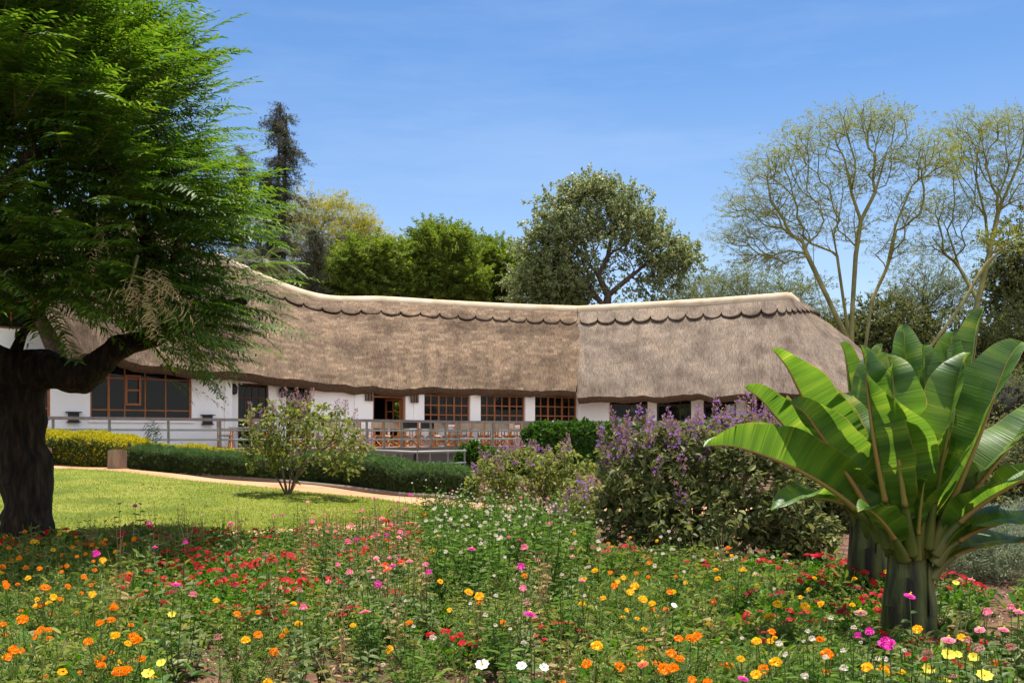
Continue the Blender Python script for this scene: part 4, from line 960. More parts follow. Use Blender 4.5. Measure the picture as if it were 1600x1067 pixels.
# big rounded broadleaf tree
Yb = 57
nodes_b = [G(942, Yb) + A(0, 0, -.2), P(942, 560, Yb), P(946, 490, Yb), P(950, 462, Yb), P(935, 430, Yb), P(905, 395, Yb + .5), P(985, 432, Yb - .5), P(1015, 405, Yb - .8), P(950, 400, Yb)]
par_b = [-1, 0, 1, 2, 3, 4, 3, 6, 4]
tree('broadleaf_tree', 'large rounded grey green tree rising above the middle of the roof', G(942, Yb), None,
     [blob(930, 335, Yb, 58, 48), blob(880, 345, Yb, 42, 40), blob(985, 350, Yb, 40, 38), blob(935, 308, Yb, 40, 22), blob(865, 395, Yb, 42, 44), blob(925, 400, Yb, 60, 40), blob(1010, 385, Yb, 42, 34), blob(1045, 410, Yb, 34, 34), blob(905, 440, Yb, 45, 28), blob(1030, 445, Yb, 34, 18), blob(985, 470, Yb, 40, 12), blob(838, 400, Yb, 26, 34), blob(1062, 405, Yb, 20, 28)],
     'olive', 'bark', broad, [78, 50, 50, 38, 46, 38, 46, 36, 34, 16, 8, 20, 16], seed=55, per=5, jitter=.32, scale=(.65, 1.15), trunk_r=.30, nodes=nodes_b, par=par_b, r_tip=.018, shell=.55)
# thin pale acacias behind the right wing
for i, (px, top, Y, rx, lab) in enumerate(((1090, 432, 66, 42, 'pale thin acacia top just right of the big rounded tree'), (1160, 425, 62, 48, 'thin pale acacia above the right end of the ridge'), (1235, 440, 60, 50, 'thin acacia behind the hipped roof end'))):
    tree('thin_acacia', lab, G(px, Y), up_trunk(px, Y, [(px - 3, 560), (px + 2, 500)]), [blob(px, top + 18, Y, rx, 14), blob(px - 15, top + 40, Y, rx, 14), blob(px + 20, top + 55, Y, rx, 16)],
         'acaciafar', 'feverbark', fine, [70, 60, 60], seed=70 + i, horiz=.6, up=.2, per=3, jitter=.4, scale=(.7, 1.3), trunk_r=.16, shell=.1, r_tip=.014)

# ---- the two big fever trees at the right
Yf = 52
def FT(px, py, dy=0): return P(px, py, Yf + dy)
def multi(base, limbs):
    nd = [base]; pr = [-1]
    for st, pts in limbs:
        prev = st
        for p in pts: nd.append(p); pr.append(prev); prev = len(nd) - 1
    return nd, pr
gb = G(1325, Yf)
nd, pr = multi(gb, [(0, [FT(1328, 600), FT(1330, 545)]), (2, [FT(1332, 480), FT(1337, 400), FT(1345, 345)]), (2, [FT(1300, 480, -.5), FT(1262, 400, -1), FT(1230, 355, -1.5), FT(1205, 310, -1.8)]),
                    (2, [FT(1318, 470, .6), FT(1308, 400, 1), FT(1300, 360, 1.2), FT(1285, 320, 1.4)]), (1, [FT(1352, 545, .4), FT(1362, 470, .8), FT(1385, 420, 1), FT(1400, 350, 1.2), FT(1425, 290, 1.4)]),
                    (1, [FT(1290, 500, 1.2), FT(1272, 430, 1.6), FT(1270, 360, 1.8)]), (5, [FT(1330, 300), FT(1320, 250)]), (5, [FT(1368, 300, -.5), FT(1385, 240, -.8)])])
blobs = [blob(1175, 320, Yf, 50, 26), blob(1160, 370, Yf, 45, 18), blob(1210, 265, Yf, 55, 26), blob(1260, 225, Yf, 55, 26), blob(1320, 195, Yf, 60, 26), blob(1380, 195, Yf, 50, 24), blob(1300, 290, Yf, 70, 40), blob(1230, 340, Yf, 60, 36), blob(1360, 270, Yf, 55, 40), blob(1430, 240, Yf, 50, 26), blob(1455, 265, Yf, 40, 22), blob(1415, 330, Yf, 45, 30), blob(1200, 405, Yf, 60, 18), blob(1300, 360, Yf, 70, 26), blob(1395, 390, Yf, 35, 20)]
dn = [100, 80, 110, 110, 110, 90, 110, 110, 90, 95, 75, 64, 90, 84, 40]
tree('fever_tree', 'tall sparse fan shaped tree with yellow green stems behind the right roof end', gb, None, blobs, 'fever', 'feverbark', fine, dn, seed=81, nodes=nd, par=pr, horiz=.7, up=.15, per=3, jitter=.30, scale=(.4, .85), trunk_r=.19, r_tip=.014, shell=.05, bf=.34, rise=.35, expo=2.15, twigs=True)
Yf2 = 55
def FT2(px, py, dy=0): return P(px, py, Yf2 + dy)
gb = G(1500, Yf2)
nd, pr = multi(gb, [(0, [FT2(1512, 560), FT2(1528, 470), FT2(1545, 400)]), (3, [FT2(1560, 330), FT2(1590, 260), FT2(1600, 215)]), (3, [FT2(1540, 340, .6), FT2(1525, 280, 1), FT2(1515, 230, 1.2)]), (2, [FT2(1500, 420, 1), FT2(1480, 360, 1.5), FT2(1462, 320, 1.8)]), (3, [FT2(1600, 360, -.5), FT2(1650, 300, -1)])])
blobs = [blob(1520, 205, Yf2, 50, 24), blob(1580, 200, Yf2, 50, 24), blob(1500, 250, Yf2, 40, 26), blob(1570, 255, Yf2, 50, 30), blob(1480, 330, Yf2, 50, 26), blob(1540, 310, Yf2, 55, 30), blob(1470, 385, Yf2, 45, 22), blob(1640, 230, Yf2, 50, 40), blob(1630, 310, Yf2, 50, 40)]
tree('fever_tree', 'tall sparse yellow stemmed tree at the far right, cut by the picture edge', gb, None, blobs, 'fever', 'feverbark', fine, [105, 105, 80, 100, 95, 100, 80, 80, 70], seed=82, nodes=nd, par=pr, horiz=.7, up=.15, per=3, jitter=.30, scale=(.4, .85), trunk_r=.16, r_tip=.014, shell=.05, bf=.34, rise=.35, expo=2.15, twigs=True)
# a leaning yellow pole-like stem in front of the thicket
tree('leaning_tree', 'thin leaning yellow stem crossing the thicket behind the banana leaves', G(1395, 50), [G(1395, 50), P(1440, 560, 50), P(1500, 480, 50.5), P(1535, 420, 51)], [blob(1555, 380, 51, 30, 20)], 'fever', 'feverbark', fine, [26], seed=83, per=2, trunk_r=.09, horiz=.6, shell=.1)
for i, (px, py, Y, rx, rz, mt, lab) in enumerate(((1450, 455, 60, 62, 46, 'acaciafar', 'wide pale acacia beyond the banana plants, between the two tall sparse trees'), (1385, 520, 58, 60, 46, 'thicket', 'dark scrubby tree low behind the tall fan shaped tree'),
        (1500, 545, 57, 80, 52, 'thicket', 'dark scrubby tree straight behind the tallest banana leaf'), (1590, 420, 58, 46, 90, 'thicket', 'tall dark dense tree at the right picture edge'), (1600, 540, 54, 70, 70, 'thicket', 'dark bushy tree low at the right picture edge'), (1300, 540, 60, 50, 40, 'thicket', 'dark scrubby tree behind the sloping roof end'), (1450, 610, 52, 90, 40, 'thicket', 'dark undergrowth tree hidden behind the banana leaves'))):
    tree('scrub_tree', lab, G(px, Y), up_trunk(px, Y, [(px, 610), (px, py + rz * .7)]), [blob(px, py, Y, rx, rz), blob(px - rx * .4, py + rz * .4, Y, rx * .7, rz * .7), blob(px + rx * .4, py + rz * .3, Y, rx * .7, rz * .7)], mt, 'bark', fine if mt == 'acaciafar' else broad, [130, 80, 80], seed=90 + i, per=4, jitter=.4, scale=(.6, 1.1), trunk_r=.2, shell=.25, horiz=.5 if mt == 'acaciafar' else .1)
# ---------------------------------------------------------------- hedges, log stools, ivy
def hedge(label, pts, w, h, mat, core, n, leaf, seed, droopy=0, roundness=.28, cat='hedge', low=None):
    """clipped hedge along ground points (world x, y): dense leaf shell over a twiggy core"""
    r = np.random.default_rng(seed); pts = np.array([(p[0], p[1]) for p in pts], float)
    d = np.concatenate([[0], np.cumsum(np.linalg.norm(np.diff(pts, axis=0), axis=1))]); L = d[-1]
    t0 = A(pts.mean(0)[0], pts.mean(0)[1], 0); t0[2] = float(H(t0[0], t0[1])); t = thing('hedge', label, cat, t0)
    def place(s, ang, grow=0):
        s = np.clip(s, 0, L); x = np.interp(s, d, pts[:, 0]); y = np.interp(s, d, pts[:, 1]); e = .01 + L / 60
        tx = np.interp(np.minimum(s + e, L), d, pts[:, 0]) - np.interp(np.maximum(s - e, 0), d, pts[:, 0]); ty = np.interp(np.minimum(s + e, L), d, pts[:, 1]) - np.interp(np.maximum(s - e, 0), d, pts[:, 1])
        T = unit(np.stack([tx, ty, 0 * tx], -1)); Nn = np.stack([T[:, 1], -T[:, 0], 0 * tx], -1)
        endr = np.minimum(1, np.sqrt(np.maximum(0, 1 - np.maximum(0, 1 - np.minimum(s, L - s) / (w * .5)) ** 2)) * .9 + .1)
        k = 3.2; ca, sa = np.cos(ang), np.sin(ang); rr = 1 / (np.abs(ca) ** k + np.abs(sa) ** k) ** (1 / k)
        hh = h * (1 + .05 * np.sin(s * 2.3 + seed) + .03 * np.sin(s * 5.1)) * (.8 + .2 * endr)
        q = rr * ca * (w / 2 + grow) * endr; z = rr * sa * (hh / 2 + grow) + hh / 2
        pos = np.stack([x, y, 0 * x], -1) + Nn * q[:, None]; pos[:, 2] = H(pos[:, 0], pos[:, 1]) * .0 + np.interp(s, d, H(pts[:, 0], pts[:, 1])) + z
        nr = Nn * ca[:, None] + A(0, 0, 1) * sa[:, None]
        nr = nr + T * (np.where(s < w * .4, -1, 0) + np.where(s > L - w * .4, 1, 0))[:, None] * .8
        return pos - t0, unit(nr)
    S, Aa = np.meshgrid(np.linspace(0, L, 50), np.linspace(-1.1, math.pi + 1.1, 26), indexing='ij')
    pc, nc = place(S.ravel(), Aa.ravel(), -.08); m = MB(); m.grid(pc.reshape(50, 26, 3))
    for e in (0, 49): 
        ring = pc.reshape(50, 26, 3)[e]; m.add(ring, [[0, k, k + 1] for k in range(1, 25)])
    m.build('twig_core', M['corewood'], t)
    s = r.uniform(-.02 * L, 1.02 * L, n); a = r.uniform(-1.1, math.pi + 1.1, n)
    pos, nr = place(s, a, 0); pos = pos + nr * r.normal(-.012, .035, (n, 1))
    X = unit(nr * .9 + r.normal(0, .6, (n, 3)) + A(0, 0, .35 - droopy)); 
    m = MB().scatter(leaf, pos, X, nr + r.normal(0, .5, (n, 3)), r.uniform(.6, 1.25, n), 0)
    if low:                                           # older green leaves on golden flanks; darker ones paint shade on dark hedges
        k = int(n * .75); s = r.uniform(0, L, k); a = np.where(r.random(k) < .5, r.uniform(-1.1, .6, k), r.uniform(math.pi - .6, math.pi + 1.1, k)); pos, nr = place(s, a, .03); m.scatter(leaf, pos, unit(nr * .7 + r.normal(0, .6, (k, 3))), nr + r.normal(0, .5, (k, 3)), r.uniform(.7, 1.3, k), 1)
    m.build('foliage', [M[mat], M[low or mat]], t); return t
M['shadeleaf'] = leafmat('shaded_hedge_leaf', [(0.012,0.022,0.007),(0.03,0.052,0.013),(0.06,0.09,0.025)], .15, .6)  # darker copy of the hedge leaf, flank shade put into its colour
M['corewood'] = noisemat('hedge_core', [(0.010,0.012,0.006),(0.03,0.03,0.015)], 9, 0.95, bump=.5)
tuft = leaf_spray(.06, 6, .055, .5, 5, 1.5, .3, .8); ntuft = leaf_spray(.05, 8, .085, .13, 6, .9, .2, .6)
def g2(px, Y): return ((px - 800) / F * Y, Y)
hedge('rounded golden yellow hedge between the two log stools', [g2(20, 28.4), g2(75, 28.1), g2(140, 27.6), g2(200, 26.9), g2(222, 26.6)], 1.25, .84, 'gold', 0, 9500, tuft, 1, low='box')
hedge('clipped dark green hedge curving beside the path, left of the lawn shrub', [g2(219, 26.0), g2(260, 25.6), g2(330, 25.4), g2(420, 25.1), g2(470, 24.9)], 1.05, .60, 'rosemary', 0, 10500, ntuft, 2, low='shadeleaf')
hedge('clipped dark green hedge with a rounded end, right of the lawn shrub', [g2(478, 25.1), g2(560, 24.4), g2(640, 23.6), g2(700, 23.1), g2(731, 22.8)], 1.15, .76, 'rosemary', 0, 13000, ntuft, 3, low='shadeleaf')
hedge('low yellow hedge strip showing behind the dark clipped hedge', [g2(228, 28.6), g2(330, 28.3), g2(450, 28.0)], .7, .62, 'gold', 0, 4500, tuft, 4)
# timber edging along the path at the foot of the dark hedges
kb = [g2(205, 25.5), g2(260, 25.1), g2(330, 24.8), g2(430, 24.4), g2(540, 23.6), g2(620, 22.9), g2(690, 22.2), g2(715, 21.9)]
kp = np.array([(x, y, float(H(x, y)) + .05) for x, y in kb]); o = kp[3].copy()
tag(MB().tube(kp - o, .07, 6, flat=1.2).build('path_edging', M['fascia']), 'brown curved timber edging at the foot of the dark clipped hedges', 'edging').location = o

def stool(label, px, Y, rad, h, tilt):
    g = G(px, Y); t = thing('log_stool', label, 'log stool', g, 'log stools by the path'); r = np.random.default_rng(int(px))
    a = np.linspace(0, 2 * np.pi, 28, endpoint=False); rr = rad * (1 + .05 * np.sin(2 * a + px) + .03 * np.sin(5 * a) + r.normal(0, .008, 28))
    z = np.linspace(-.03, h, 8); V = np.stack([np.stack([rr * np.cos(a) * (1 + .06 * (1 - q / h) ** 2), rr * np.sin(a) * (1 + .06 * (1 - q / h) ** 2), np.full(28, q) + (q / h) * .03 * np.cos(a + tilt)], -1) for q in z])
    MB().grid(V, closed=True).build('bark', M['log'], t)
    top = np.concatenate([[[0, 0, h - .004]], V[-1] + A(0, 0, -.001)]); MB().add(top, [[0, 1 + k, 1 + (k + 1) % 28] for k in range(28)]).build('cut_face', M['logcut'], t)
stool('grey brown log stool standing where the golden and dark hedges meet', 183, 25.3, .215, .49, 1)
stool('log stool half hidden behind the acacia trunk', 66, 26.9, .24, .52, 2)

# ivy over the deck railing and down the bank
def leafmass(name, label, cat, loc, blobs, n, leaf, mat, seed, core=True, shell=.75, part='foliage'):
    r = np.random.default_rng(seed); t = thing(name, label, cat, loc); m = MB(); tot = sum(b[1][0] * b[1][2] for b in blobs)
    for c, rad in blobs:
        k = int(n * rad[0] * rad[2] / tot); p, v = ball(r, c, rad, k, shell, 1.04); lump = 1 + .10 * np.sin(p[:, 0] * 5 + seed) * np.sin(p[:, 2] * 6) + .08 * np.sin(p[:, 0] * 13)
        p = np.asarray(c) + (p - c) * lump[:, None]
        m.scatter(leaf, p - loc, unit(v + r.normal(0, .7, (k, 3)) + A(0, -.2, -.1)), v + A(0, 0, .6) + r.normal(0, .4, (k, 3)), r.uniform(.6, 1.3, k))
    m.build(part, M[mat], t)
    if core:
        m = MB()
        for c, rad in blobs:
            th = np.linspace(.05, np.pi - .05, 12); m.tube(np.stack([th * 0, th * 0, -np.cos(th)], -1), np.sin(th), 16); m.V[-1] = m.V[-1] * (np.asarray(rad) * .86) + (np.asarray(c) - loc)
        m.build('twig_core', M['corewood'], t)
    return t
ivyl = leaf_spray(.15, 8, .13, .75, 8, 1.6, .4, .7)
leafmass('ivy', 'bright green ivy mound climbing over the terrace railing', 'climber', G(900, 40), [blob(905, 690, 40.3, 68, 28, 22), blob(965, 688, 40.5, 45, 26, 22), blob(850, 680, 40.6, 28, 18, 14), blob(1020, 690, 40.3, 60, 26, 20), blob(930, 735, 40, 80, 34, 22), blob(1110, 700, 40, 80, 34, 20)], 15000, ivyl, 'ivy', 21)
leafmass('ivy', 'dark green creeper hanging below the deck edge beside the hedge end', 'climber', G(740, 36), [blob(742, 735, 36, 30, 40, 14), blob(775, 745, 36.5, 40, 38, 14), blob(820, 750, 36.5, 45, 40, 14)], 4500, ivyl, 'ivy', 22)

# ---------------------------------------------------------------- purple flowered bushes
def oval(L, W, fold=.12, droop=.2):
    V = np.array([[0,0,0],[.3*L,-.5*W,fold*W],[.72*L,-.4*W,fold*W-droop*L*.4],[L,0,-droop*L],[.72*L,.4*W,fold*W-droop*L*.4],[.3*L,.5*W,fold*W],[.5*L,0,-.02*L]])
    return V, np.array([[0,1,2,6],[6,2,3,3],[6,3,4,4],[0,6,4,5]])
def oval_q(L, W, fold=.12, droop=.2):
    V = np.array([[0,0,0],[.35*L,-.5*W,fold*W],[.75*L,-.36*W,fold*W-droop*L*.4],[L,0,-droop*L],[.75*L,.36*W,fold*W-droop*L*.4],[.35*L,.5*W,fold*W]])
    return V, np.array([[0,1,2,3],[0,3,4,5]])
def floret(n, rad, cup, w, layers=1, seed=0, centre=False):
    r = np.random.default_rng(seed); qs = []
    for l in range(layers):
        for k in range(n):
            a = 2 * math.pi * (k + .5 * (l % 2)) / n + r.normal(0, .06); R_ = rad * (1 - .22 * l) * r.uniform(.9, 1.06); z1 = cup * rad * (1 + .9 * l) + r.normal(0, .03) * rad
            c, s_ = math.cos(a), math.sin(a); z0 = .12 * rad * l
            def pt(u, v, z): return (c * u - s_ * v, s_ * u + c * v, z)
            qs.append([pt(R_ * .08, 0, z0), pt(R_ * .72, -w * R_, z0 + (z1 - z0) * .7), pt(R_, 0, z1), pt(R_ * .72, w * R_, z0 + (z1 - z0) * .7)])
    return tmpl(qs)
pfl = floret(5, .03, .25, .42)
def purple_bush(label, base, blobs, dens, nleaf, leaf, mat, n_pan, seed, pan_len=.28, stems=7, r_tip=.004, stem_r=.022, per=4, panfl=14, top_bias=.55, tw='twig', pscale=1):
    r = np.random.default_rng(seed); base = np.asarray(base, float); t = thing('purple_bush', label, 'bush', base)
    nd, pr = [base + A(0, 0, -.05)], [-1]; Hh = max(c[2] + rad[2] for c, rad in blobs) - base[2]; Wd = max(abs(c[0] - base[0]) + rad[0] for c, rad in blobs)
    for k in range(stems):
        a = 2 * math.pi * k / stems + r.normal(0, .3); q = A(math.cos(a), math.sin(a), 0); prev = 0
        for s in (.12, .25, .4): nd.append(base + q * Wd * s * r.uniform(.7, 1.1) * .8 + A(0, 0, Hh * s * r.uniform(.9, 1.3))); pr.append(prev); prev = len(nd) - 1
    tips, vv = [], []
    for (c, rad), n in zip(blobs, dens): p, v = ball(r, c, rad, n, .5, 1); tips.append(p); vv.append(v)
    tips = np.concatenate(tips); k = tips[:, 2] > H(tips[:, 0], tips[:, 1]) + .08; tips = tips[k]
    N, par, D, term = skeleton(nd, pr, tips, .3, .14, rise=.3, seed=seed); R = pipe(par, len(N), r_tip, 2.2); R = np.minimum(R, stem_r)
    m = MB(); branches(m, N - base, par, R, D, sides=4); m.build('stems', M[tw], t)
    term = np.array(term); nodes_l = np.concatenate([term, term, r.choice(np.where(R < r_tip * 2.2)[0], len(term))])
    T = nodes_l[r.integers(0, len(nodes_l), nleaf)]; pos = N[T] - base + r.normal(0, .045, (nleaf, 3))
    X = unit(D[T] * .5 + r.normal(0, .7, (nleaf, 3)) + A(0, 0, -.05)); m = MB()
    m.scatter(leaf, pos, X, A(0, 0, 1) + r.normal(0, .45, (nleaf, 3)), r.uniform(.5, 1.25, nleaf)); m.build('foliage', M[mat], t)
    z = N[term][:, 2] - base[2]; fr_ = N[term][:, 1] - base[1]; sc_ = z - top_bias * fr_ * .5 + r.normal(0, Hh * .24, len(term)) - .16 * (N[term][:, 0] - base[0]); top = term[np.argsort(-sc_)[:n_pan]]
    for q in top:
        ln = pan_len * r.uniform(.6, 1.25); up = unit(D[q] * .5 + A(r.normal(0, .22), r.normal(0, .22), 1)); p0 = N[q] - base; o = link('flower_spike', None, t, p0)
        m = MB(); m.tube([(0, 0, 0), up * ln * .5, up * ln], [.006, .004, .002], 3)
        bud = (np.array([[0,-.006,0],[.015,0,-.006],[.03,0,0],[.015,0,.007],[.0,.006,0]]), np.array([[0,1,2,3]])); k = 44; s = r.uniform(.1, 1, k)
        off = r.normal(0, 1, (k, 3)); off = unit(off - (off @ up)[:, None] * up) * (.075 * (1.15 - s))[:, None] * pscale; pp = up * (ln * s)[:, None] + off
        m.scatter(bud, pp - off * .4, off + up * .02, A(0, 0, 1), r.uniform(.8, 1.8, k) * pscale)
        m.build('stalk', M['panicle'], o)
        k = int(panfl * r.uniform(.5, 1.3)); s = r.uniform(.05, .95, k); off = r.normal(0, 1, (k, 3)); off = unit(off - (off @ up)[:, None] * up) * (.085 * (1.15 - s))[:, None] * pscale
        nrm = unit(off + up * .05 + A(0, -.05, .03)); 
        m = MB().scatter(pfl, up * (ln * s)[:, None] + off, np.cross(nrm, A(.3, .2, .9)), nrm, r.uniform(.5, .95, k) * pscale); m.build('blossom', M['purple'], o)
    return t
purple_bush('open yellow green shrub with small purple flowers standing on the lawn', G(450, 20.4), [blob(480, 680, 20.4, 85, 58), blob(430, 665, 20.3, 52, 44), blob(545, 705, 20.2, 40, 40), blob(415, 705, 20.2, 40, 30)], [170, 85, 65, 50], 2900, oval_q(.11, .06), 'tibmid', 26, 31, .30, 9, .005, .035, panfl=4)
purple_bush('pale leaved purple flowered bush in front of the ivy, behind the white flowers', G(845, 18.6), [blob(820, 745, 18.6, 75, 46), blob(880, 740, 18.5, 55, 44), blob(770, 752, 18.6, 45, 38), blob(905, 775, 17.8, 40, 30)], [170, 120, 80, 50], 4200, oval_q(.10, .052), 'tibmid', 34, 32, .26, 9, .005, .03, panfl=5)
Bb = 13.0
purple_bush('biggest bush, tall purple flower spikes over dull green leaves beside the banana plants', G(1090, Bb), [blob(1080, 760, Bb, 150, 100), blob(1010, 735, Bb - .1, 85, 75), blob(1110, 700, Bb, 120, 45), blob(1180, 770, Bb - .2, 100, 85), blob(1230, 815, Bb - .4, 65, 55), blob(990, 800, Bb - .2, 65, 60), blob(1090, 810, Bb - .6, 120, 60), blob(1170, 690, Bb, 50, 40), blob(1265, 850, Bb - .5, 55, 40)],
            [260, 130, 150, 160, 80, 90, 140, 60, 70], 13500, oval_q(.105, .056), 'tib', 105, 33, .34, 14, .006, .04, panfl=7)
purple_bush('small purple flowered sprawl at the foot of the big bush, right of the white flowers', G(905, 14.6), [blob(905, 800, 14.6, 30, 40), blob(880, 815, 14.4, 25, 25)], [50, 30], 700, oval_q(.08, .04), 'tibmid', 14, 34, .22, 5, .004, .02, panfl=6)

# grey lavender clumps right of the banana plants
lv = leaf_spray(.20, 14, .075, .16, 44, .5, .2, .7)
for i, (px, Y, s) in enumerate(((1450, 12.6, 1), (1510, 12.9, 1.1), (1570, 12.4, 1), (1630, 12.8, 1.1), (1480, 11.4, .95), (1545, 11.2, 1), (1605, 11.0, 1))):
    g = G(px, Y); t = thing('lavender', f'silver grey lavender clump right of the banana trunks, {ORD[i % 4] if i < 4 else ORD[i - 4]} from left in the {"back" if i < 4 else "front"} row', 'lavender', g, 'lavender clumps'); r = np.random.default_rng(i)
    p, v = ball(r, (0, 0, .12), (.62 * s, .55 * s, .48 * s), 620, .45, 1); p = p[p[:, 2] > 0]; v = unit(p - A(0, 0, -.25)); MB().scatter(lv, p * (1, 1, .9), unit(v + r.normal(0, .25, v.shape)), r.normal(0, 1, v.shape), r.uniform(.7, 1.3, len(p))).build('foliage', M['lav'], t)
    p = p[p[:, 2] > .35][:30]; MB().scatter(pfl, p + v[:len(p)] * .2, r.normal(0, 1, p.shape), v[:len(p)], r.uniform(.25, .5, len(p))).build('blossom', M['purple'], t)
# dark shrubs behind, below the banana leaves
for i, (px, py, Y, rx, rz, lab) in enumerate(((1400, 770, 19, 120, 80, 'dark shrub mass behind the banana trunks'), (1560, 760, 20, 130, 90, 'dark shrub mass behind the lavender at the right edge'), (1600, 650, 34, 110, 70, 'tall dark shrub far back at the right picture edge'), (1290, 800, 17, 80, 60, 'dark low shrub between the big bush and the rear banana trunk'))):
    leafmass('shrub', lab, 'shrub', G(px, Y), [blob(px, py, Y, rx, rz), blob(px + 60, py + 20, Y - .5, rx * .7, rz * .8)], 4200, leaf_spray(.2, 8, .1, .5, 50 + i, 1.5, .4, .8), 'thicket', 50 + i)

# greenery on the far side of the lodge, seen through its windows
for i, px in enumerate((560, 760, 980)):
    leafmass('shrub', f'light green shrub behind the lodge, seen through its windows, {ORD[i]} from left', 'shrub', G(px, 63), [blob(px, 655, 63, 80, 42, 40), blob(px + 80, 665, 62, 60, 34, 30)], 2600, broad[i], 'green', 60 + i)

# ---------------------------------------------------------------- banana plants
def bananamat():
    m, n, l, b = newmat('banana_leaf'); uv = n.new('ShaderNodeUVMap'); sp = n.new('ShaderNodeSeparateXYZ'); l.new(uv.outputs[0], sp.inputs[0])
    mp = n.new('ShaderNodeMapping'); mp.inputs['Scale'].default_value = (95, .8, 1); l.new(uv.outputs[0], mp.inputs[0])
    v1 = n.new('ShaderNodeTexNoise'); v1.inputs['Scale'].default_value = 1; v1.inputs['Detail'].default_value = 3; l.new(mp.outputs[0], v1.inputs['Vector'])
    mp2 = n.new('ShaderNodeMapping'); mp2.inputs['Scale'].default_value = (7, .5, 1); l.new(uv.outputs[0], mp2.inputs[0])
    v2 = n.new('ShaderNodeTexNoise'); v2.inputs['Scale'].default_value = 1; v2.inputs['Detail'].default_value = 4; l.new(mp2.outputs[0], v2.inputs['Vector'])
    mx = n.new('ShaderNodeMath'); mx.operation = 'MULTIPLY_ADD'; mx.inputs[1].default_value = .30; l.new(v1.outputs[0], mx.inputs[0])
    m5 = n.new('ShaderNodeMath'); m5.operation = 'MULTIPLY'; m5.inputs[1].default_value = .72; l.new(v2.outputs[0], m5.inputs[0]); l.new(m5.outputs[0], mx.inputs[2])
    r = ramp(n, [(0.03,0.085,0.008),(0.07,0.165,0.012),(0.14,0.25,0.018),(0.40,0.40,0.05)], [.36, .5, .6, .70]); l.new(mx.outputs[0], r.inputs[0])
    b.inputs['Roughness'].default_value = .46
    e1 = n.new('ShaderNodeMath'); e1.operation = 'MODULO'; e1.inputs[1].default_value = 5; l.new(sp.outputs[1], e1.inputs[0])
    en = n.new('ShaderNodeTexNoise'); en.inputs['Scale'].default_value = 5; en.inputs['Detail'].default_value = 5; l.new(uv.outputs[0], en.inputs['Vector'])
    e2 = n.new('ShaderNodeMath'); e2.operation = 'MULTIPLY_ADD'; e2.inputs[1].default_value = .05; l.new(en.outputs[0], e2.inputs[0]); l.new(e1.outputs[0], e2.inputs[2])
    e3 = n.new('ShaderNodeMapRange'); e3.inputs['From Min'].default_value = .297; e3.inputs['From Max'].default_value = .310; l.new(e2.outputs[0], e3.inputs[0])
    em = n.new('ShaderNodeMix'); em.data_type = 'RGBA'; em.inputs['B'].default_value = (.30, .20, .05, 1); l.new(e3.outputs[0], em.inputs['Factor']); l.new(r.outputs[0], em.inputs['A'])
    l.new(em.outputs['Result'], b.inputs['Base Color']); sock(b, 'Specular IOR Level').default_value = .6
    bp = n.new('ShaderNodeBump'); bp.inputs['Strength'].default_value = .45; bp.inputs['Distance'].default_value = .012; l.new(v1.outputs[0], bp.inputs['Height']); l.new(bp.outputs[0], b.inputs['Normal'])
    t = n.new('ShaderNodeBsdfTranslucent'); hs = n.new('ShaderNodeHueSaturation'); hs.inputs['Value'].default_value = 1.9; hs.inputs['Hue'].default_value = .485; l.new(em.outputs['Result'], hs.inputs['Color']); l.new(hs.outputs[0], t.inputs[0]); l.new(bp.outputs[0], t.inputs['Normal'])
    ms = n.new('ShaderNodeMixShader'); ms.inputs[0].default_value = .42; l.new(b.outputs[0], ms.inputs[1]); l.new(t.outputs[0], ms.inputs[2]); l.new(ms.outputs[0], n['Material Output'].inputs[0])
    return m
M['banana'] = bananamat()
M['midrib'] = noisemat('banana_midrib', [(0.16,0.20,0.03),(0.26,0.16,0.045),(0.24,0.10,0.035)], 1.4, .4, bump=.05)
M['petiole'] = noisemat('banana_petiole', [(0.035,0.055,0.010),(0.085,0.11,0.02),(0.14,0.12,0.035)], 2.2, .45, (3,3,.5), bump=.1)
M['sheath'] = noisemat('banana_trunk', [(0.010,0.007,0.004),(0.03,0.03,0.010),(0.065,0.078,0.018),(0.13,0.12,0.04)], 3.0, .6, (3.2,3.2,.4), bump=1.0, bscale=12, pos=[.36,.46,.56,.68])
M['drysheath'] = noisemat('dry_sheath', [(0.03,0.018,0.012),(0.10,0.055,0.03),(0.22,0.14,0.08)], 5, .9, (3,3,.6), bump=.6)

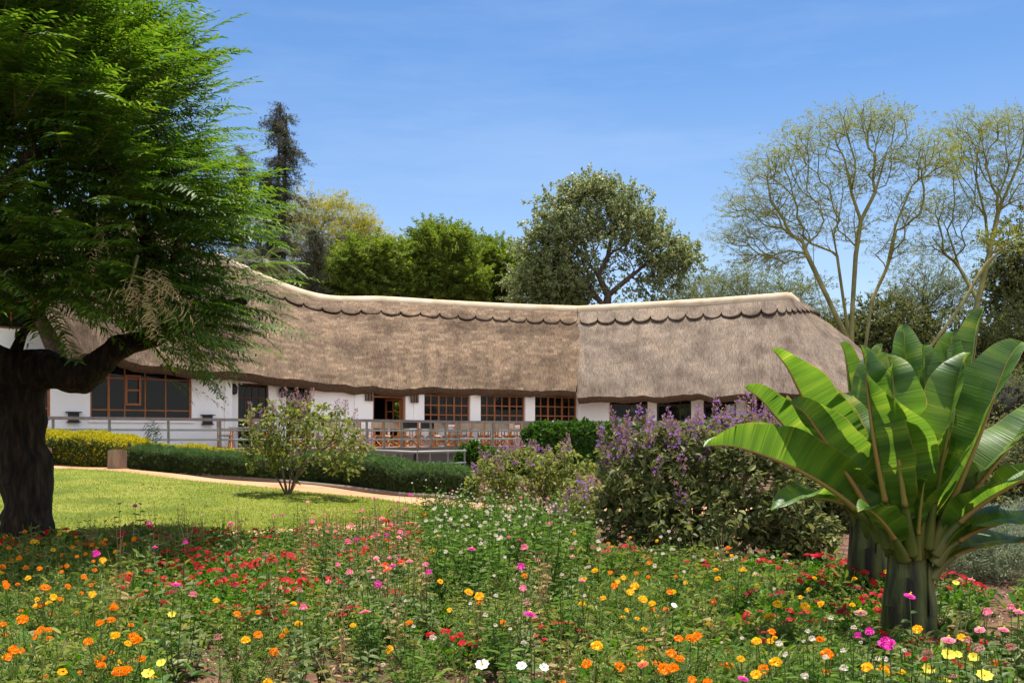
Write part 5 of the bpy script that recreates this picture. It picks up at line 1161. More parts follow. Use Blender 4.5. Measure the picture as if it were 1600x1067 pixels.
def banana_leaf(root, org, base, ctrl, tip, W, fold=.5, twist=0, curl=.3, seed=0, face=None, tears=3, pet=.16, wave=.05, tipw=.75, side=(1, 1), hook=.045):
    r = np.random.default_rng(seed); n = 64; fold = min(1.05, fold + .22); tears += 2
    t = np.linspace(0, 1, n); B = ((1-t)**2)[:, None] * base + (2*t*(1-t))[:, None] * ctrl + (t*t)[:, None] * tip
    hk = np.clip((t - .86) / .14, 0, 1) ** 2; out_ = unit((tip - base) * A(1, 1, 0) + 1e-4); B = B + hk[:, None] * (out_ * hook * .8 - A(0, 0, hook))[None]
    T = unit(np.gradient(B, axis=0)); ref = A(0, 0, 1) if face is None else np.asarray(face, float)
    S = unit(np.cross(T, ref)); Nn = np.cross(S, T)
    tw = twist * np.linspace(.4, 1, n); S, Nn = S * np.cos(tw)[:, None] + Nn * np.sin(tw)[:, None], Nn * np.cos(tw)[:, None] - S * np.sin(tw)[:, None]
    u = np.clip((t - pet) / (1 - pet), 0, 1); W = W * 1.22; hw = W * (np.sin(np.pi * np.clip(u, 0, 1) ** .74) ** .5) * np.where(u > .0, 1, 0); hw = hw * np.interp(u, [0, .8, 1], [1, 1, tipw]); hw[u <= 0] = 0
    Lm = np.linalg.norm(np.diff(B, axis=0), axis=1).sum(); ns = 9; s = np.linspace(0, 1, ns)
    leaf = link('leaf', None, root, base - org); lo = base
    m = MB()
    for sgn, sw in ((1, side[0]), (-1, side[1])):
        cut = sorted(r.choice(np.arange(14, n - 6), tears, replace=False)) if tears else []
        segs = np.split(np.arange(n), cut); ph = r.uniform(0, 6)
        for q, sg in enumerate(segs):
            idx = np.concatenate([sg, [segs[q + 1][0]]]) if q < len(segs) - 1 else sg
            tt = t[idx]; f = fold + r.normal(0, .04) + wave * 3 * np.sin(tt * 9 + ph)
            f = np.asarray(f)[:, None] - curl * (s ** 1.4)[None] * (1 + .5 * np.sin(tt * 6 + ph))[:, None]
            ds = np.diff(s, prepend=0); w = hw[idx][:, None] * sw * (1 + .012 * np.sin(tt * 23 + ph))[:, None]
            X = np.cumsum(np.cos(f) * ds[None], 1) * w; Z = np.cumsum(np.sin(f) * ds[None], 1) * w + .010 * np.sin(tt * 30 + ph)[:, None] * s[None]
            lag = -.10 * hw[idx][:, None] * s[None] ** 1.3                                       # veins sweep towards the tip
            if q < len(segs) - 1: lag[-1] -= .018 * s ** 1.2 * (r.uniform(.1, 1.5) if r.random() < .7 else r.uniform(2.5, 6))
            V = B[idx][:, None] + sgn * S[idx][:, None] * X[..., None] + Nn[idx][:, None] * Z[..., None] - T[idx][:, None] * lag[..., None] * 1.0
            uv = np.stack([np.repeat(tt[:, None] * Lm, ns, 1) + seed, np.repeat(s[None], len(tt), 0) * .28 + (5 if sgn > 0 else 0)], -1)
            m.grid(V - lo, 0, uv)
    m.build('blade', M['banana'], leaf)
    rr = np.interp(t, [0, .12, .3, .8, 1], [.072, .050, .026, .010, .003]) * (W / .28) ** .4
    k = int(n * (pet + .12)); MB().tube(B[:k] - Nn[:k] * .4 * rr[:k, None] - lo, rr[:k], 10, flat=.8).build('petiole', M['petiole'], leaf)
    MB().tube(B[k - 1:-1] - Nn[k - 1:-1] * .5 * rr[k - 1:-1, None] - lo, rr[k - 1:-1], 8, flat=.8).build('midrib', M['midrib'], leaf)
def banana_trunk(root, r0, r1, h, seed, bulge=1.15):
    r = np.random.default_rng(seed); n = 40; z = np.linspace(-.05, h, n); a = np.linspace(0, 2 * np.pi, 48, endpoint=False)
    rad = np.interp(z, [-.05, .12 * h, .45 * h, h], [r0 * bulge, r0 * 1.05, r0 * .95, r1]); V = np.empty((n, 48, 3))
    for i in range(n):
        k = rad[i] * (1 + .05 * np.sin(3 * a + z[i] * 2.2 + seed) + .03 * np.abs(np.sin(5.5 * a - z[i] * 3)) + .02 * np.sin(9 * a + z[i] * 6)); V[i] = np.stack([k * np.cos(a), k * np.sin(a), np.full(48, z[i])], -1)
    MB().grid(V, closed=True).build('pseudostem', M['sheath'], root)
    for k in range(6):                                   # old leaf sheaths clasping the stem, cut off above
        a0 = k * 2.39 + seed; zz = r.uniform(.25, .8) * h; hh = r.uniform(.5, .8) * h; wd = r.uniform(.5, .8); s = np.linspace(-1, 1, 11); t = np.linspace(0, 1, 9)
        R_ = np.interp(zz + (t - .6) * hh, z, rad) * 1.03 + .008 + .02 * t ** 3; aa = a0 + s[None] * wd * (1 - .35 * t[:, None]); zt = zz + (t[:, None] - .6) * hh - .06 * (s[None] ** 2) * t[:, None] * 1.5
        V = np.stack([R_[:, None] * np.cos(aa), R_[:, None] * np.sin(aa), zt], -1); V2 = V * A(.95, .95, 1)
        m = MB().grid(V); m.grid(V2[::-1]); m.build('leaf_sheath', M['drysheath' if k % 3 == 0 else 'sheath'], root)
Yn = 7.6; gA = P(1420, 1008, Yn); gA[2] = float(H(gA[0], gA[1]))
bA = thing('banana_plant', 'large banana plant with broad upright leaves, front one of the pair', 'banana plant', gA)
banana_trunk(bA, .195, .125, .74, 1)
def Q(px, py, dy=0): return P(px, py, Yn + dy)
LA = [  # base, ctrl, tip (pixel x, y, depth offset), half width, fold, twist, extras
 ((1400,855,0), (1290,720,-.05), (1106,688,-.25), .25, dict(fold=.75, curl=.55, twist=-.35, tears=4)),
 ((1385,840,.05), (1300,720,.1), (1213,536,-.15), .25, dict(fold=.95, curl=.35, twist=.1, tears=2)),
 ((1405,850,-.12), (1362,720,-.42), (1350,530,-.28), .235, dict(fold=.35, curl=.2, twist=.25, tears=2)),
 ((1425,860,-.16), (1402,720,-.55), (1392,545,-.30), .22, dict(fold=.55, curl=.25, twist=-.1, tears=2, tipw=.8)),
 ((1420,840,.05), (1420,700,.3), (1412,498,.45), .21, dict(fold=.6, curl=.25, tears=2)),
 ((1430,840,.08), (1450,700,.4), (1460,545,.6), .22, dict(fold=.3, curl=.2, tears=1)),
 ((1445,850,-.10), (1468,720,-.40), (1508,542,-.22), .225, dict(fold=.55, curl=.3, twist=-.2, tears=2, tipw=.85)),
 ((1440,840,.05), (1475,690,.35), (1487,508,.5), .20, dict(fold=.6, curl=.25, tears=2)),
 ((1445,845,.05), (1510,680,.3), (1532,472,.4), .22, dict(fold=.7, curl=.25, twist=.1, tears=3)),
 ((1450,850,-.08), (1515,730,-.38), (1588,524,-.2), .32, dict(fold=.45, curl=.3, twist=-.3, tears=3)),
 ((1455,850,.05), (1540,730,.1), (1668,600,.1), .27, dict(fold=.5, curl=.35, tears=3)),
 ((1455,860,-.10), (1530,760,-.35), (1680,720,-.4), .26, dict(fold=.35, curl=.5, twist=.15, tears=4)),
 ((1455,875,-.10), (1525,800,-.25), (1690,800,-.3), .24, dict(fold=.3, curl=.6, tears=4)),
 ((1450,900,-.05), (1510,820,-.1), (1700,855,-.1), .19, dict(fold=.3, curl=.6, twist=.1, tears=3)),
 ((1432,870,-.17), (1436,790,-.36), (1446,742,-.44), .085, dict(fold=.9, curl=.2, tears=0, tipw=.9)),
 ((1415,870,-.16), (1380,800,-.45), (1345,790,-.55), .12, dict(fold=.6, curl=.7, tears=2)),
 ((1400,845,.05), (1350,690,.25), (1290,600,.45), .22, dict(fold=.6, curl=.3, tears=2)),
 ((1410,850,-.05), (1385,680,-.1), (1376,545,.05), .22, dict(fold=.6, curl=.2, twist=.5, tears=2)),
 ((1435,850,-.02), (1455,690,.0), (1440,530,.15), .21, dict(fold=.7, curl=.2, twist=-.4, tears=2)),
 ((1450,850,.0), (1500,690,.05), (1560,560,.25), .24, dict(fold=.7, curl=.3, twist=.3, tears=3)),
 ((1392,850,-.05), (1330,740,-.15), (1240,620,-.2), .22, dict(fold=.7, curl=.4, twist=-.5, tears=3)),
]
for i, (b_, c_, t_, W, kw) in enumerate(LA): banana_leaf(bA, gA, Q(*b_), Q(*c_), Q(*t_), W, seed=100 + i, **kw)
for k in range(7):                                   # stout leaf bases fanning out of the stem top
    a = k * .9 + .3; m = MB().tube([(.10 * math.cos(a), .10 * math.sin(a), .68), (.13 * math.cos(a), .13 * math.sin(a), .85), (.16 * math.cos(a), .16 * math.sin(a), 1.0), (.19 * math.cos(a), .19 * math.sin(a), 1.12)], [.075, .068, .058, .04], 10); m.build('leaf_base', M['petiole'], bA)
Yn2 = 9.5; gB = P(1356, 940, Yn2); gB[2] = float(H(gB[0], gB[1]))
bB = thing('banana_plant', 'smaller banana plant standing behind and left of the front one', 'banana plant', gB)
banana_trunk(bB, .18, .12, .95, 2)
def Q2(px, py, dy=0): return P(px, py, Yn2 + dy)
LB_ = [((1345,790,0), (1270,720,0), (1168,598,-.1), .24, dict(fold=.8, curl=.4, twist=-.15, tears=3)),
 ((1340,795,.0), (1270,740,.1), (1166,660,.2), .2, dict(fold=.8, curl=.4, tears=2)),
 ((1350,790,.05), (1335,660,.1), (1318,528,.1), .23, dict(fold=.7, curl=.3, tears=2)),
 ((1360,790,-.1), (1362,660,-.2), (1372,530,-.1), .2, dict(fold=.5, curl=.3, tears=1)),
 ((1365,790,.1), (1400,660,.2), (1432,548,.3), .22, dict(fold=.5, curl=.3, tears=2)),
 ((1365,795,0), (1440,700,.1), (1500,590,.2), .24, dict(fold=.5, curl=.3, tears=2)),
 ((1345,800,-.1), (1290,760,-.3), (1210,790,-.5), .2, dict(fold=.4, curl=.6, tears=3)),
 ((1365,800,-.05), (1420,760,-.1), (1490,770,-.1), .2, dict(fold=.4, curl=.5, tears=2)),
 ((1355,790,.1), (1350,680,.4), (1395,560,.8), .2, dict(fold=.4, curl=.3, tears=2))]
for i, (b_, c_, t_, W, kw) in enumerate(LB_): banana_leaf(bB, gB, Q2(*b_), Q2(*c_), Q2(*t_), W, seed=200 + i, **kw)
for k in range(6):
    a = k * 1.05; m = MB().tube([(.08 * math.cos(a), .08 * math.sin(a), .62), (.11 * math.cos(a), .11 * math.sin(a), .85), (.15 * math.cos(a), .15 * math.sin(a), 1.02)], [.07, .06, .04], 10); m.build('leaf_base', M['petiole'], bB)
# ---------------------------------------------------------------- flower bed
HEADS = {}
def heads(kind):
    """flower head meshes, about life size, facing +z"""
    if kind in HEADS: return HEADS[kind]
    def mk(nm, parts):
        m = MB(); ms = []
        for T, mt, tr in parts:
            V = T[0] * A(1, 1, 1) + A(*tr); m.add(V, T[1], len(ms)); ms.append(M[mt])
        return m.mesh(nm, ms)
    def pom(rad, n, seed, hgt=.8):
        r = np.random.default_rng(seed); v = unit(r.normal(0, 1, (n, 3))); v[:, 2] = np.abs(v[:, 2]) * 1.0 - .25; v = unit(v); m = MB()
        q = (np.array([[0, -.32, 0], [.5, -.45, .12], [.62, .0, .3], [.5, .45, .12], [0, .32, 0]]) * rad * .62, np.array([[0, 1, 2, 3]]))
        m.scatter(q, v * rad * .62 * A(1, 1, hgt) + A(0, 0, rad * .4), unit(v + r.normal(0, .35, v.shape)), v + r.normal(0, .4, v.shape), r.uniform(.7, 1.15, n))
        return m.V[0], m.F[0][0]
    def cluster(n, spread, fr, seed):
        r = np.random.default_rng(seed); m = MB(); a = r.uniform(0, 6.28, n); d = spread * np.sqrt(r.random(n)); nrm = np.stack([d * np.cos(a) / spread * .8, d * np.sin(a) / spread * .8, np.ones(n)], -1)
        m.scatter(floret(5, fr, .1, .5, 1, seed), np.stack([d * np.cos(a), d * np.sin(a), .02 - .35 * d], -1), np.cross(nrm, A(.3, .9, 0)), nrm, r.uniform(.75, 1.1, n)); return m.V[0], m.F[0][0]
    def disc(rad): return tmpl([[(rad * math.cos(a), rad * math.sin(a), .0) for a in (0, 1.57, 3.14, 4.71)], [(rad * .6 * math.cos(a), rad * .6 * math.sin(a), .012) for a in (.8, 2.37, 3.94, 5.5)]])
    z0 = (0, 0, 0)
    K = {'marigold': lambda c, s: mk('flower_head', [(pom(.036, 70, s), c, z0), (floret(10, .036, .15, .42, 1, s), c, z0)]),
         'zinnia': lambda c, s: mk('flower_head', [(floret(16, .042, .10, .26, 3, s), c, z0), (disc(.011), 'yellow', (0, 0, .022))]),
         'double': lambda c, s: mk('flower_head', [(floret(16, .042, .0, .28, 2, s), c, z0), (pom(.030, 55, s), c, (0, 0, .006))]),
         'daisy': lambda c, s: mk('flower_head', [(floret(9, .026, .1, .3, 1, s), c, z0), (disc(.008), 'orange', (0, 0, .008))]),
         'dahlia': lambda c, s: mk('flower_head', [(floret(8, .052, .18, .36, 1, s), c, z0), (pom(.014, 20, s), 'yellow', (0, 0, .008))]),
         'straw': lambda c, s: mk('flower_head', [(pom(.024, 40, s, 1.0), c, z0), (floret(12, .024, .3, .4, 1, s), c, z0)]),
         'verbena': lambda c, s: mk('flower_head', [(cluster(11, .026, .0125, s), c, z0)]),
         'seedhead': lambda c, s: mk('flower_head', [(pom(.019, 34, s, 1.1), c, z0)])}
    HEADS[kind] = (lambda c, s=1, k=K[kind], memo={}: memo.setdefault((c, s), k(c, s)))
    return HEADS[kind]

def stem_plant(seed, n, h, spread, lpn, L, W, leafm, stemm='marileaf', lean=.35, pinnate=False, low=.1, bushy=0):
    """foliage mesh and the places of its flower heads; the first stem is the central one of height h"""
    r = np.random.default_rng(seed); m = MB(); tops = []
    lt = oval_q(L, W, .15, .35)
    pn = leaf_spray(L, 11, L * .34, .3, seed, .6, .2, .25) if pinnate else None
    P_, X_, Z_, S_ = [], [], [], []
    for k in range(n):
        hh = h * (1 if k == 0 else r.uniform(.55, .98)); a = r.uniform(0, 6.28); d = 0 if k == 0 else spread * r.uniform(.4, 1); b = A(math.cos(a), math.sin(a), 0)
        t = np.linspace(0, 1, 6); st = b * (d * t ** 1.3)[:, None] + A(0, 0, 1) * (hh * t)[:, None] + (r.normal(0, .012, 3) * A(1, 1, 0)) * np.sin(t * 3.1)[:, None]
        m.tube(st, np.linspace(.0045, .0028, 6), 3, 0, False); tops.append((st[-1], unit(st[-1] - st[-2])))
        for q in range(lpn):
            s = low + (.88 - low) * (q + r.random()) / lpn; p = np.array([np.interp(s, t, st[:, i]) for i in range(3)]); aa = q * 2.4 + r.normal(0, .4)
            P_.append(p); X_.append(A(math.cos(aa), math.sin(aa), r.uniform(-.1, .75))); Z_.append(A(r.normal(0, .25), r.normal(0, .25), 1)); S_.append(r.uniform(.6, 1.15) * (1.15 - .5 * s))
    for q in range(bushy):
        p = r.normal(0, 1, 3) * A(spread * .75, spread * .75, 0) + A(0, 0, h * r.uniform(.1, .8)); P_.append(p); X_.append(r.normal(0, 1, 3) + A(0, 0, .5)); Z_.append(A(0, 0, 1) + r.normal(0, .4, 3)); S_.append(r.uniform(.6, 1.2))
    m.scatter(pn if pinnate else lt, np.array(P_), np.array(X_), np.array(Z_), np.array(S_), 1)
    return m.mesh('foliage', [M[stemm], M[leafm]]), tops
def mound_plant(seed, rad, h, n, L, W, leafm):
    r = np.random.default_rng(seed); m = MB(); v = unit(r.normal(0, 1, (n, 3))); v[:, 2] = np.abs(v[:, 2]); p = v * A(rad, rad, h) * (r.uniform(.45, 1.05, n) * (1 + .15 * np.sin(v[:, 0] * 7 + seed)))[:, None]
    m.scatter(oval_q(L, W, .2, .3), p, v + r.normal(0, .6, (n, 3)), A(0, 0, 1) + v * .3 + r.normal(0, .35, (n, 3)), r.uniform(.6, 1.25, n))
    tops = []
    for k in range(14): a, d = r.uniform(0, 6.28), rad * .85 * math.sqrt(r.random()); z = h * math.sqrt(max(0, 1 - (d / rad) ** 2)) + .03; tops.append((A(d * math.cos(a), d * math.sin(a), z), unit(A(d * math.cos(a) * 1.2, d * math.sin(a) * 1.2 - .1, .5))))
    return m.mesh('foliage', [M[leafm]]), tops
VAR = {
 'marigold': [stem_plant(300 + s, 8, .42, .17, 7, .11, .02, 'marileaf', pinnate=True, bushy=14) for s in range(4)],
 'tagetes':  [stem_plant(310 + s, 9, .36, .20, 7, .10, .02, 'marileaf', pinnate=True, bushy=20) for s in range(4)],
 'zinnia':   [stem_plant(320 + s, 5, .66, .17, 9, .105, .042, 'zinleaf') for s in range(4)],
 'straw':    [stem_plant(330 + s, 8, .70, .20, 18, .11, .020, 'strawleaf') for s in range(4)],
 'dahlia':   [stem_plant(340 + s, 5, .46, .16, 8, .12, .055, 'strawleaf') for s in range(3)],
 'daisy':    [stem_plant(350 + s, 4, .62, .10, 5, .07, .015, 'marileaf') for s in range(2)],
 'verbena':  [mound_plant(360 + s, .27, .24, 420, .042, .026, 'verleaf') for s in range(5)],
 'weed':     [stem_plant(370 + s, 6, .48, .18, 9, .10, .028, 'weed', 'weed', bushy=8) for s in range(4)],
 'dry':      [stem_plant(380 + s, 5, .55, .15, 5, .08, .03, 'dry', 'dry') for s in range(3)],
 'sprout':   [stem_plant(390 + s, 3, .70, .07, 30, .10, .016, 'strawleaf', lean=.1) for s in range(2)],
}
NOUN = {'marigold': 'marigold_plant', 'tagetes': 'marigold_plant', 'zinnia': 'zinnia_plant', 'straw': 'strawflower_plant', 'dahlia': 'dahlia_plant', 'daisy': 'daisy_plant', 'verbena': 'verbena_plant', 'weed': 'leafy_plant', 'dry': 'withered_plant', 'sprout': 'leafy_plant'}
HK = {'marigold': 'marigold', 'tagetes': 'marigold', 'zinnia': 'zinnia', 'straw': 'straw', 'dahlia': 'dahlia', 'daisy': 'daisy', 'verbena': 'verbena', 'dry': 'seedhead', 'weed': 'seedhead'}
plants = []     # (x, y, kind, colour, scale, heads, rot)
occ = []
def hand(px, py, kind, col, h, n=None, extra=None):
    """a plant whose top flower stands where the photo shows one: choose its distance from its height"""
    Y = 8.0
    for _ in range(12): Y = (CZ - h - float(H((px - 800) / F * Y, Y))) * F / (py - HZ)
    Y = min(max(Y, 4.4), 16.8); x = (px - 800) / F * Y; plants.append((x, Y, kind, col, h, n, True)); occ.append((x, Y))
for px, py in ((219,786),(233,817),(243,809),(242,853),(290,846),(360,816),(151,864),(275,911)): hand(px, py, 'zinnia', 'magenta', rng.uniform(.6, .74), 1)
for px, py in ((592,914),(811,843),(814,884),(737,856),(704,812),(614,882),(670,893),(1391,1001),(1384,1023),(1359,984),(1340,992),(1421,929),(827,957),(1161,1062),(557,844)): hand(px, py, 'zinnia', 'magenta', rng.uniform(.52, .7), 1)
for px, py in ((856,819),(820,854),(582,837),(548,820),(568,808),(597,809),(591,834),(623,838),(640,875),(588,870),(664,881),(544,847),(571,954),(474,947),(301,928),(817,917),(909,905),(1544,954),(1580,947),(1591,953),(1531,981),(1568,981),(1482,997)): hand(px, py, 'zinnia', 'pink', rng.uniform(.5, .68), 1)
for px, py in ((627,878),(606,888),(601,882),(1005,1036)): hand(px, py, 'zinnia', 'coral', .6, 1)
for px, py in ((341,994),(468,920),(500,930),(926,855),(895,868),(893,855),(1345,955),(1452,1000),(1448,1022),(1530,1010)): hand(px, py, 'zinnia', 'faded', .58, 1)
for px, py in ((62,888),(161,875),(70,919),(35,968),(22,1017),(14,856),(53,847),(39,831),(144,851),(83,859),(134,865),(3,887),(145,928),(83,933),(59,936),(178,951),(157,973),(174,969),(138,1003),(181,993),(199,1005),(215,1001),(158,1040),(186,1052),(370,958),(404,956),(403,992)): hand(px, py, 'marigold', 'orange' if rng.random() < .75 else 'yellow', rng.uniform(.36, .48), 1 + int(rng.random() < .5))
for px, py in ((663,803),(677,860),(750,932),(731,926),(640,973),(458,943),(930,892),(954,894),(974,902),(965,908),(992,916),(985,925),(961,915),(1046,925),(910,943),(1004,937),(1020,943),(1119,891),(1122,904),(1158,890),(1214,944),(1205,987),(1182,1002),(1257,948),(1284,943),(1184,1002),(1282,1000),(1291,1023),(1194,1045),(1157,1029),(1211,1036),(1181,1054),(1434,983),(1502,996),(1355,1043),(1378,1048),(384,1000)): hand(px, py, 'tagetes', 'yellow', rng.uniform(.34, .46), 1 + int(rng.random() < .4))
for px, py in ((932,1010),(918,1037),(1060,998),(1079,998),(1091,996),(1048,1021),(1062,1030),(1036,1045),(1052,1045),(1082,1061)): hand(px, py, 'tagetes', 'orange', rng.uniform(.34, .44), 2)
for px, py in ((252,1032),(269,957),(1481,1019),(1496,1019),(1521,1023),(1538,1052)): hand(px, py, 'dahlia', 'lemon', .42, 2)
for px, py in ((815,1037),(850,1039),(754,1035),(1053,943)): hand(px, py, 'dahlia', 'petalwhite', .44, 1)
for px, py in ((277,793),(288,791),(279,801),(347,796),(351,805),(377,804),(314,809)): hand(px, py, 'daisy', 'yellow', .62, 1)
for px, py in ((678,795),(696,803),(721,812),(729,807),(731,780),(758,816),(741,835),(781,827),(783,839),(770,790),(791,777),(791,790),(720,790),(845,778),(822,772),(800,792),(860,800),(690,812),(835,795),(812,806),(747,790),(762,800)): hand(px, py, 'straw', 'cream', rng.uniform(.72, .92), 4)
for px, py in ((1032,838),(1044,830),(1062,843),(1050,858),(935,845),(875,830),(900,845),(646,977),(774,930),(1255,1055),(1270,997),(1318,1015),(1334,979),(1208,870),(1120,855),(1150,870)): hand(px, py, 'straw', 'cream', rng.uniform(.5, .66), 3)
for px, py in ((465,784),(515,803),(505,812),(460,800)): hand(px, py, 'sprout', 'cream', .72, 0)
def P2(x, y, z): return 800 + F * x / y, HZ - F * (z - CZ) / y
TR = [(gA[0], gA[1], .34), (gB[0], gB[1], .30), (b0[0], b0[1], .6)]
def backY(px): return np.interp(px, [-50, 150, 380, 560, 680, 740, 900, 930, 1180, 1300, 1420, 1440, 1700], [12.9, 13.4, 14.0, 14.8, 16.2, 17.2, 16.4, 11.9, 11.3, 10.6, 10.2, 9.7, 9.6])
def kindmap(px, py, r):
    u = r.random()
    def pick(*opts):
        c = 0
        for k, col, p in opts:
            c += p
            if u < c: return k, col
        return None
    if 250 < px < 440 and py > 960: return pick(('weed', None, .13), ('dry', 'seed', .10), ('dahlia', 'lemon', .03))
    if 470 < px < 890 and py > 980: return pick(('weed', None, .15), ('dry', 'seed', .10), ('straw', 'cream', .05))
    if 880 < px < 1010 and 868 < py < 905: return pick(('weed', None, .08))
    if px > 1500 and py < 985: return pick(('zinnia', 'pink', .1), ('verbena', 'red', .12))
    if px < 215 and py > 850: return pick(('marigold', 'orange', .46), ('weed', None, .42), ('dry', 'seed', .05))
    if px < 480 and py < 940: return pick(('verbena', 'red' if r.random() < .75 else 'crimson', .80), ('zinnia', 'magenta', .04), ('weed', None, .1), ('dry', 'faded', .04))
    if px < 480: return pick(('weed', None, .40), ('tagetes', 'orange', .22), ('dry', 'seed', .12), ('zinnia', 'faded', .06), ('marigold', 'yellow', .1))
    if px < 660 and py < 950: return pick(('verbena', 'red', .55), ('zinnia', 'pink', .13), ('zinnia', 'magenta', .05), ('weed', None, .14), ('dry', 'faded', .11))
    if 650 < px < 930 and py < 870: return pick(('straw', 'cream', .62), ('weed', None, .2), ('zinnia', 'pink', .04), ('tagetes', 'yellow', .08))
    if px < 900: return pick(('verbena', 'red', .26), ('weed', None, .34), ('zinnia', 'pink', .05), ('zinnia', 'faded', .08), ('dry', 'seed', .12), ('tagetes', 'yellow', .06), ('straw', 'cream', .06))
    if px < 1130: return pick(('tagetes', 'yellow', .24), ('tagetes', 'orange', .08), ('weed', None, .34), ('verbena', 'red', .16), ('dry', 'seed', .09))
    if px < 1420 and py < 985: return pick(('verbena', 'red' if r.random() < .6 else 'crimson', .72), ('tagetes', 'yellow', .10), ('weed', None, .1))
    if px < 1420: return pick(('straw', 'cream', .24), ('tagetes', 'yellow', .18), ('weed', None, .33), ('zinnia', 'magenta', .04), ('verbena', 'crimson', .08))
    return pick(('verbena', 'red', .22), ('zinnia', 'faded', .18), ('zinnia', 'pink', .1), ('weed', None, .26), ('tagetes', 'yellow', .12), ('dry', 'faded', .06), ('dahlia', 'lemon', .03))
rr_ = np.random.default_rng(99); hand_xy = list(occ); cand = 0
while cand < 12000 and len(plants) < 1050:
    cand += 1; Y = rr_.uniform(4.7, 17.2); x = rr_.uniform(-.56, .56) * Y; px = 800 + F * x / Y
    if Y > backY(px): continue
    z = float(H(x, Y)); py = P2(x, Y, z + .3)[1]
    if any((x - a) ** 2 + (Y - b) ** 2 < c * c for a, b, c in TR): continue
    k = kindmap(px, py, rr_)
    if k is None:
        if rr_.random() < .5: occ.append((x, Y))
        continue
    dmin = .25 if k[0] == 'verbena' else .17
    oa = np.array(occ)
    if ((oa[:, 0] - x) ** 2 + (oa[:, 1] - Y) ** 2).min() < dmin ** 2: continue
    occ.append((x, Y)); base_h = {'marigold': .38, 'tagetes': .34, 'zinnia': .55, 'straw': .66, 'dahlia': .42, 'daisy': .5, 'verbena': .26, 'weed': .44, 'dry': .56, 'sprout': .6}[k[0]]
    plants.append((x, Y, k[0], k[1], base_h * rr_.uniform(.65, 1.25) * (1 if py < 960 else .8), None, False))
# words for the labels
def zone(px):
    for lim, w in ((130, 'below the acacia trunk'), (330, 'before the lawn'), (560, 'before the lawn shrub'), (740, 'before the dark hedge end'), (930, 'before the ivy'), (1180, 'before the biggest bush'), (1325, 'left of the banana trunks'), (1450, 'around the banana trunks'), (9999, 'right of the banana trunks')):
        if px < lim: return w
def row(Y): return 'front' if Y < 6.3 else 'second' if Y < 7.8 else 'third' if Y < 9.6 else 'fourth' if Y < 11.8 else 'rear'
CW = {'magenta': 'magenta zinnia', 'pink': 'pink zinnia', 'coral': 'coral red zinnia', 'faded': 'fading brownish zinnia', 'orange': 'orange marigold', 'yellow': 'yellow marigold', 'cream': 'creamy white strawflower', 'red': 'low red verbena', 'crimson': 'low dark red verbena', 'lemon': 'lemon yellow dahlia', 'petalwhite': 'white open dahlia'}
def phrase(k, col):
    if k == 'weed': return 'flowerless leafy plant'
    if k == 'dry': return 'withered straw coloured plant'
    if k == 'sprout': return 'tall narrow leafy spike'
    if k == 'daisy': return 'thin stemmed yellow daisy'
    return CW[col]
keyed = {}
for i, p in enumerate(plants):
    px = 800 + F * p[0] / p[1]; keyed.setdefault((phrase(p[2], p[3]), row(p[1]), zone(px)), []).append((px, i))
LAB = {}
for (ph, rw, zn), v in keyed.items():
    v.sort()
    for j, (px, i) in enumerate(v): LAB[i] = f'{ph}, {ORD[j] + " " if len(v) > 1 else ""}{"from left " if len(v) > 1 else "alone "}in {rw} row {zn}'
GRP = {'weed': 'leafy plants in the flower bed', 'dry': 'withered plants in the flower bed', 'sprout': 'leafy spikes behind the bed', 'daisy': 'yellow daisies at the lawn edge', 'verbena': 'red verbenas in the flower bed', 'marigold': 'marigolds in the flower bed', 'tagetes': 'marigolds in the flower bed', 'zinnia': 'zinnias in the flower bed', 'straw': 'strawflowers in the flower bed', 'dahlia': 'dahlias in the flower bed'}
pr_ = np.random.default_rng(5)
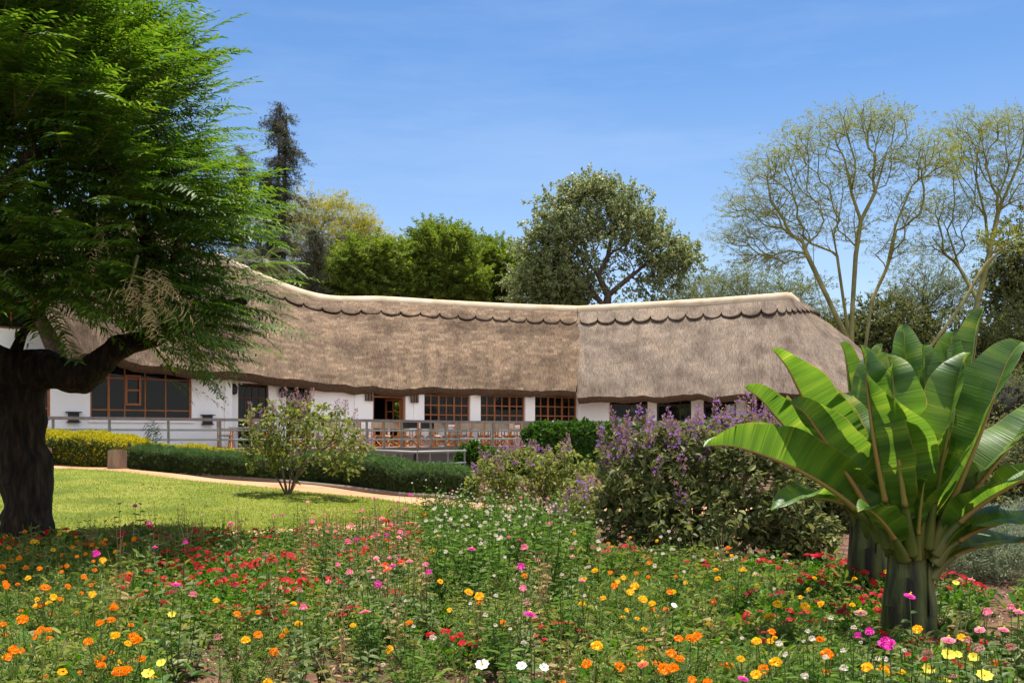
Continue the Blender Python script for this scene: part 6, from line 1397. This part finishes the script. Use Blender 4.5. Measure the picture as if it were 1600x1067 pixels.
for i, (x, y, k, col, h, nh, byhand) in enumerate(plants):
    vs = VAR[k]; me, tops = vs[int(pr_.integers(len(vs)))]; h0 = {'marigold': .42, 'tagetes': .36, 'zinnia': .66, 'straw': .70, 'dahlia': .46, 'daisy': .62, 'verbena': .24, 'weed': .48, 'dry': .55, 'sprout': .70}[k]
    s = h / h0; wide = max(1.0, min(1.25, 1 / s)) ; rz = pr_.uniform(0, 6.28)
    single = k in ('sprout', 'weed'); o = link(NOUN[k], me if single else None, None, (x, y, float(H(x, y)) - .01)); single or link('foliage', me, o); o.scale = (s * wide, s * wide, s); o.rotation_euler = (0, 0, rz); tag(o, LAB[i], NOUN[k].replace('_plant', '') if k not in ('weed', 'dry', 'sprout') else 'plant', GRP[k])
    if k in ('sprout',) or (k == 'weed'): continue
    kd = HK[k]; 
    if nh is None: nh = {'marigold': int(pr_.integers(1, 3)), 'tagetes': int(pr_.integers(0, 3)), 'zinnia': int(pr_.integers(1, 3)), 'straw': int(pr_.integers(1, 4)), 'dahlia': 1, 'daisy': 2, 'verbena': int(pr_.integers(6, 13)), 'dry': 3}[k]
    if k == 'verbena' and col == 'crimson': nh = min(nh, 4)
    for q in range(min(nh, len(tops))):
        p, d = tops[q]; kk = 'double' if k == 'zinnia' and pr_.random() < .5 else kd
        c = ('faded' if k == 'zinnia' and q > 0 else col) if not (k in ('marigold', 'tagetes') and pr_.random() < .2) else ('yellow' if col == 'orange' else 'orange')
        f = link('flower_head', heads(kk)(c, int(pr_.integers(1, 4))), o, p)
        tilt = Vector((d[0] + pr_.normal(0, .3), d[1] + pr_.normal(0, .3), d[2] + .25)) + Matrix.Rotation(-rz, 3, 'Z') @ Vector((0, -1.3 if k == 'dahlia' else -.25, 0)); f.rotation_euler = tilt.to_track_quat('Z', 'Y').to_euler()
        fs = pr_.uniform(.65, 1.15) * (1.0 if byhand or k == 'verbena' else .8) * (1.35 if k == 'verbena' else .8 if k == 'straw' else .72 if k == 'dahlia' else .88); f.scale = (fs / (s * wide), fs / (s * wide), fs / s)

# low undergrowth between the plants, and dry litter on the soil
N = 5200; yy = rng.uniform(4.6, 17, N); xx = rng.uniform(-.55, .55, N) * yy; px = 800 + F * xx / yy; ok = yy < backY(px) + .1
zz = H(xx, yy); py = HZ - F * (zz - CZ) / yy
bare = ((px > 240) & (px < 450) & (py > 975)) | ((px > 460) & (px < 900) & (py > 990)) | ((px > 880) & (px < 1020) & (py > 870) & (py < 925)) | ((px > 1500) & (py > 940) & (py < 1000))
ok &= ~bare | (rng.random(N) < .04)
for a, b, c in TR: ok &= (xx - a) ** 2 + (yy - b) ** 2 > c * c
xx, yy, zz = xx[ok], yy[ok], zz[ok]; k = len(xx); ut = []
for s in range(4):
    r = np.random.default_rng(400 + s); m = MB(); n = 26; a = r.uniform(0, 6.28, n)
    m.scatter(oval_q(.09, .018 if s % 2 else .03, .1, .3), np.stack([r.normal(0, .07, n), r.normal(0, .07, n), r.uniform(.0, .13, n)], -1), np.stack([np.cos(a), np.sin(a), r.uniform(.2, 1.6, n)], -1), A(0, 0, 1) + r.normal(0, .3, (n, 3)), r.uniform(.6, 1.3, n)); ut.append((m.V[0], m.F[0][0]))
m = MB(); w = rng.choice(4, k, p=[.3, .3, .26, .14])
for s in range(4):
    q = w == s; a = rng.uniform(0, 6.28, q.sum()); m.scatter(ut[s], np.stack([xx[q], yy[q], zz[q]], -1), np.stack([np.cos(a), np.sin(a), 0 * a], -1), A(0, 0, 1), rng.uniform(.6, 1.4, q.sum()), s)
tag(m.build('undergrowth', [M['verleaf'], M['weed'], M['marileaf'], M['dry']]), kind='stuff')
N = 26000; yy = 4.5 + 12.5 * rng.random(N) ** 1.5; xx = rng.uniform(-.56, .56, N) * yy; a = rng.uniform(0, 6.28, N); px = 800 + F * xx / yy; ok = yy < np.maximum(backY(px), np.where(px > 900, 13.5, 0)); xx, yy, a = xx[ok], yy[ok], a[ok]
m = MB().scatter(oval_q(.06, .022, .2, .3), np.stack([xx, yy, H(xx, yy) + .012], -1), np.stack([np.cos(a), np.sin(a), rng.normal(0, .25, len(a))], -1), A(0, 0, 1) + rng.normal(0, .3, (len(a), 3)), rng.uniform(.35, 1.2, len(a)))
tag(m.build('leaf_litter', M['litter']), kind='stuff')
# scattered fallen leaves and tufts on the lawn
N = 60; xx = rng.uniform(-9, -1.5, N); yy = rng.uniform(15.5, 22, N); m = MB(); a = rng.uniform(0, 6.28, N); ok = (yy > np.interp(xx, *zip(*LF)) + .2) & (yy < np.interp(xx, *zip(*LB)) - .2); xx, yy, a = xx[ok], yy[ok], a[ok]
m.scatter(oval_q(.09, .05, .2, .3), np.stack([xx, yy, H(xx, yy) + .075], -1), np.stack([np.cos(a), np.sin(a), 0 * a], -1), A(0, 0, 1), rng.uniform(.5, 1.1, len(a))); tag(m.build('fallen_leaves', M['litter']), kind='stuff')
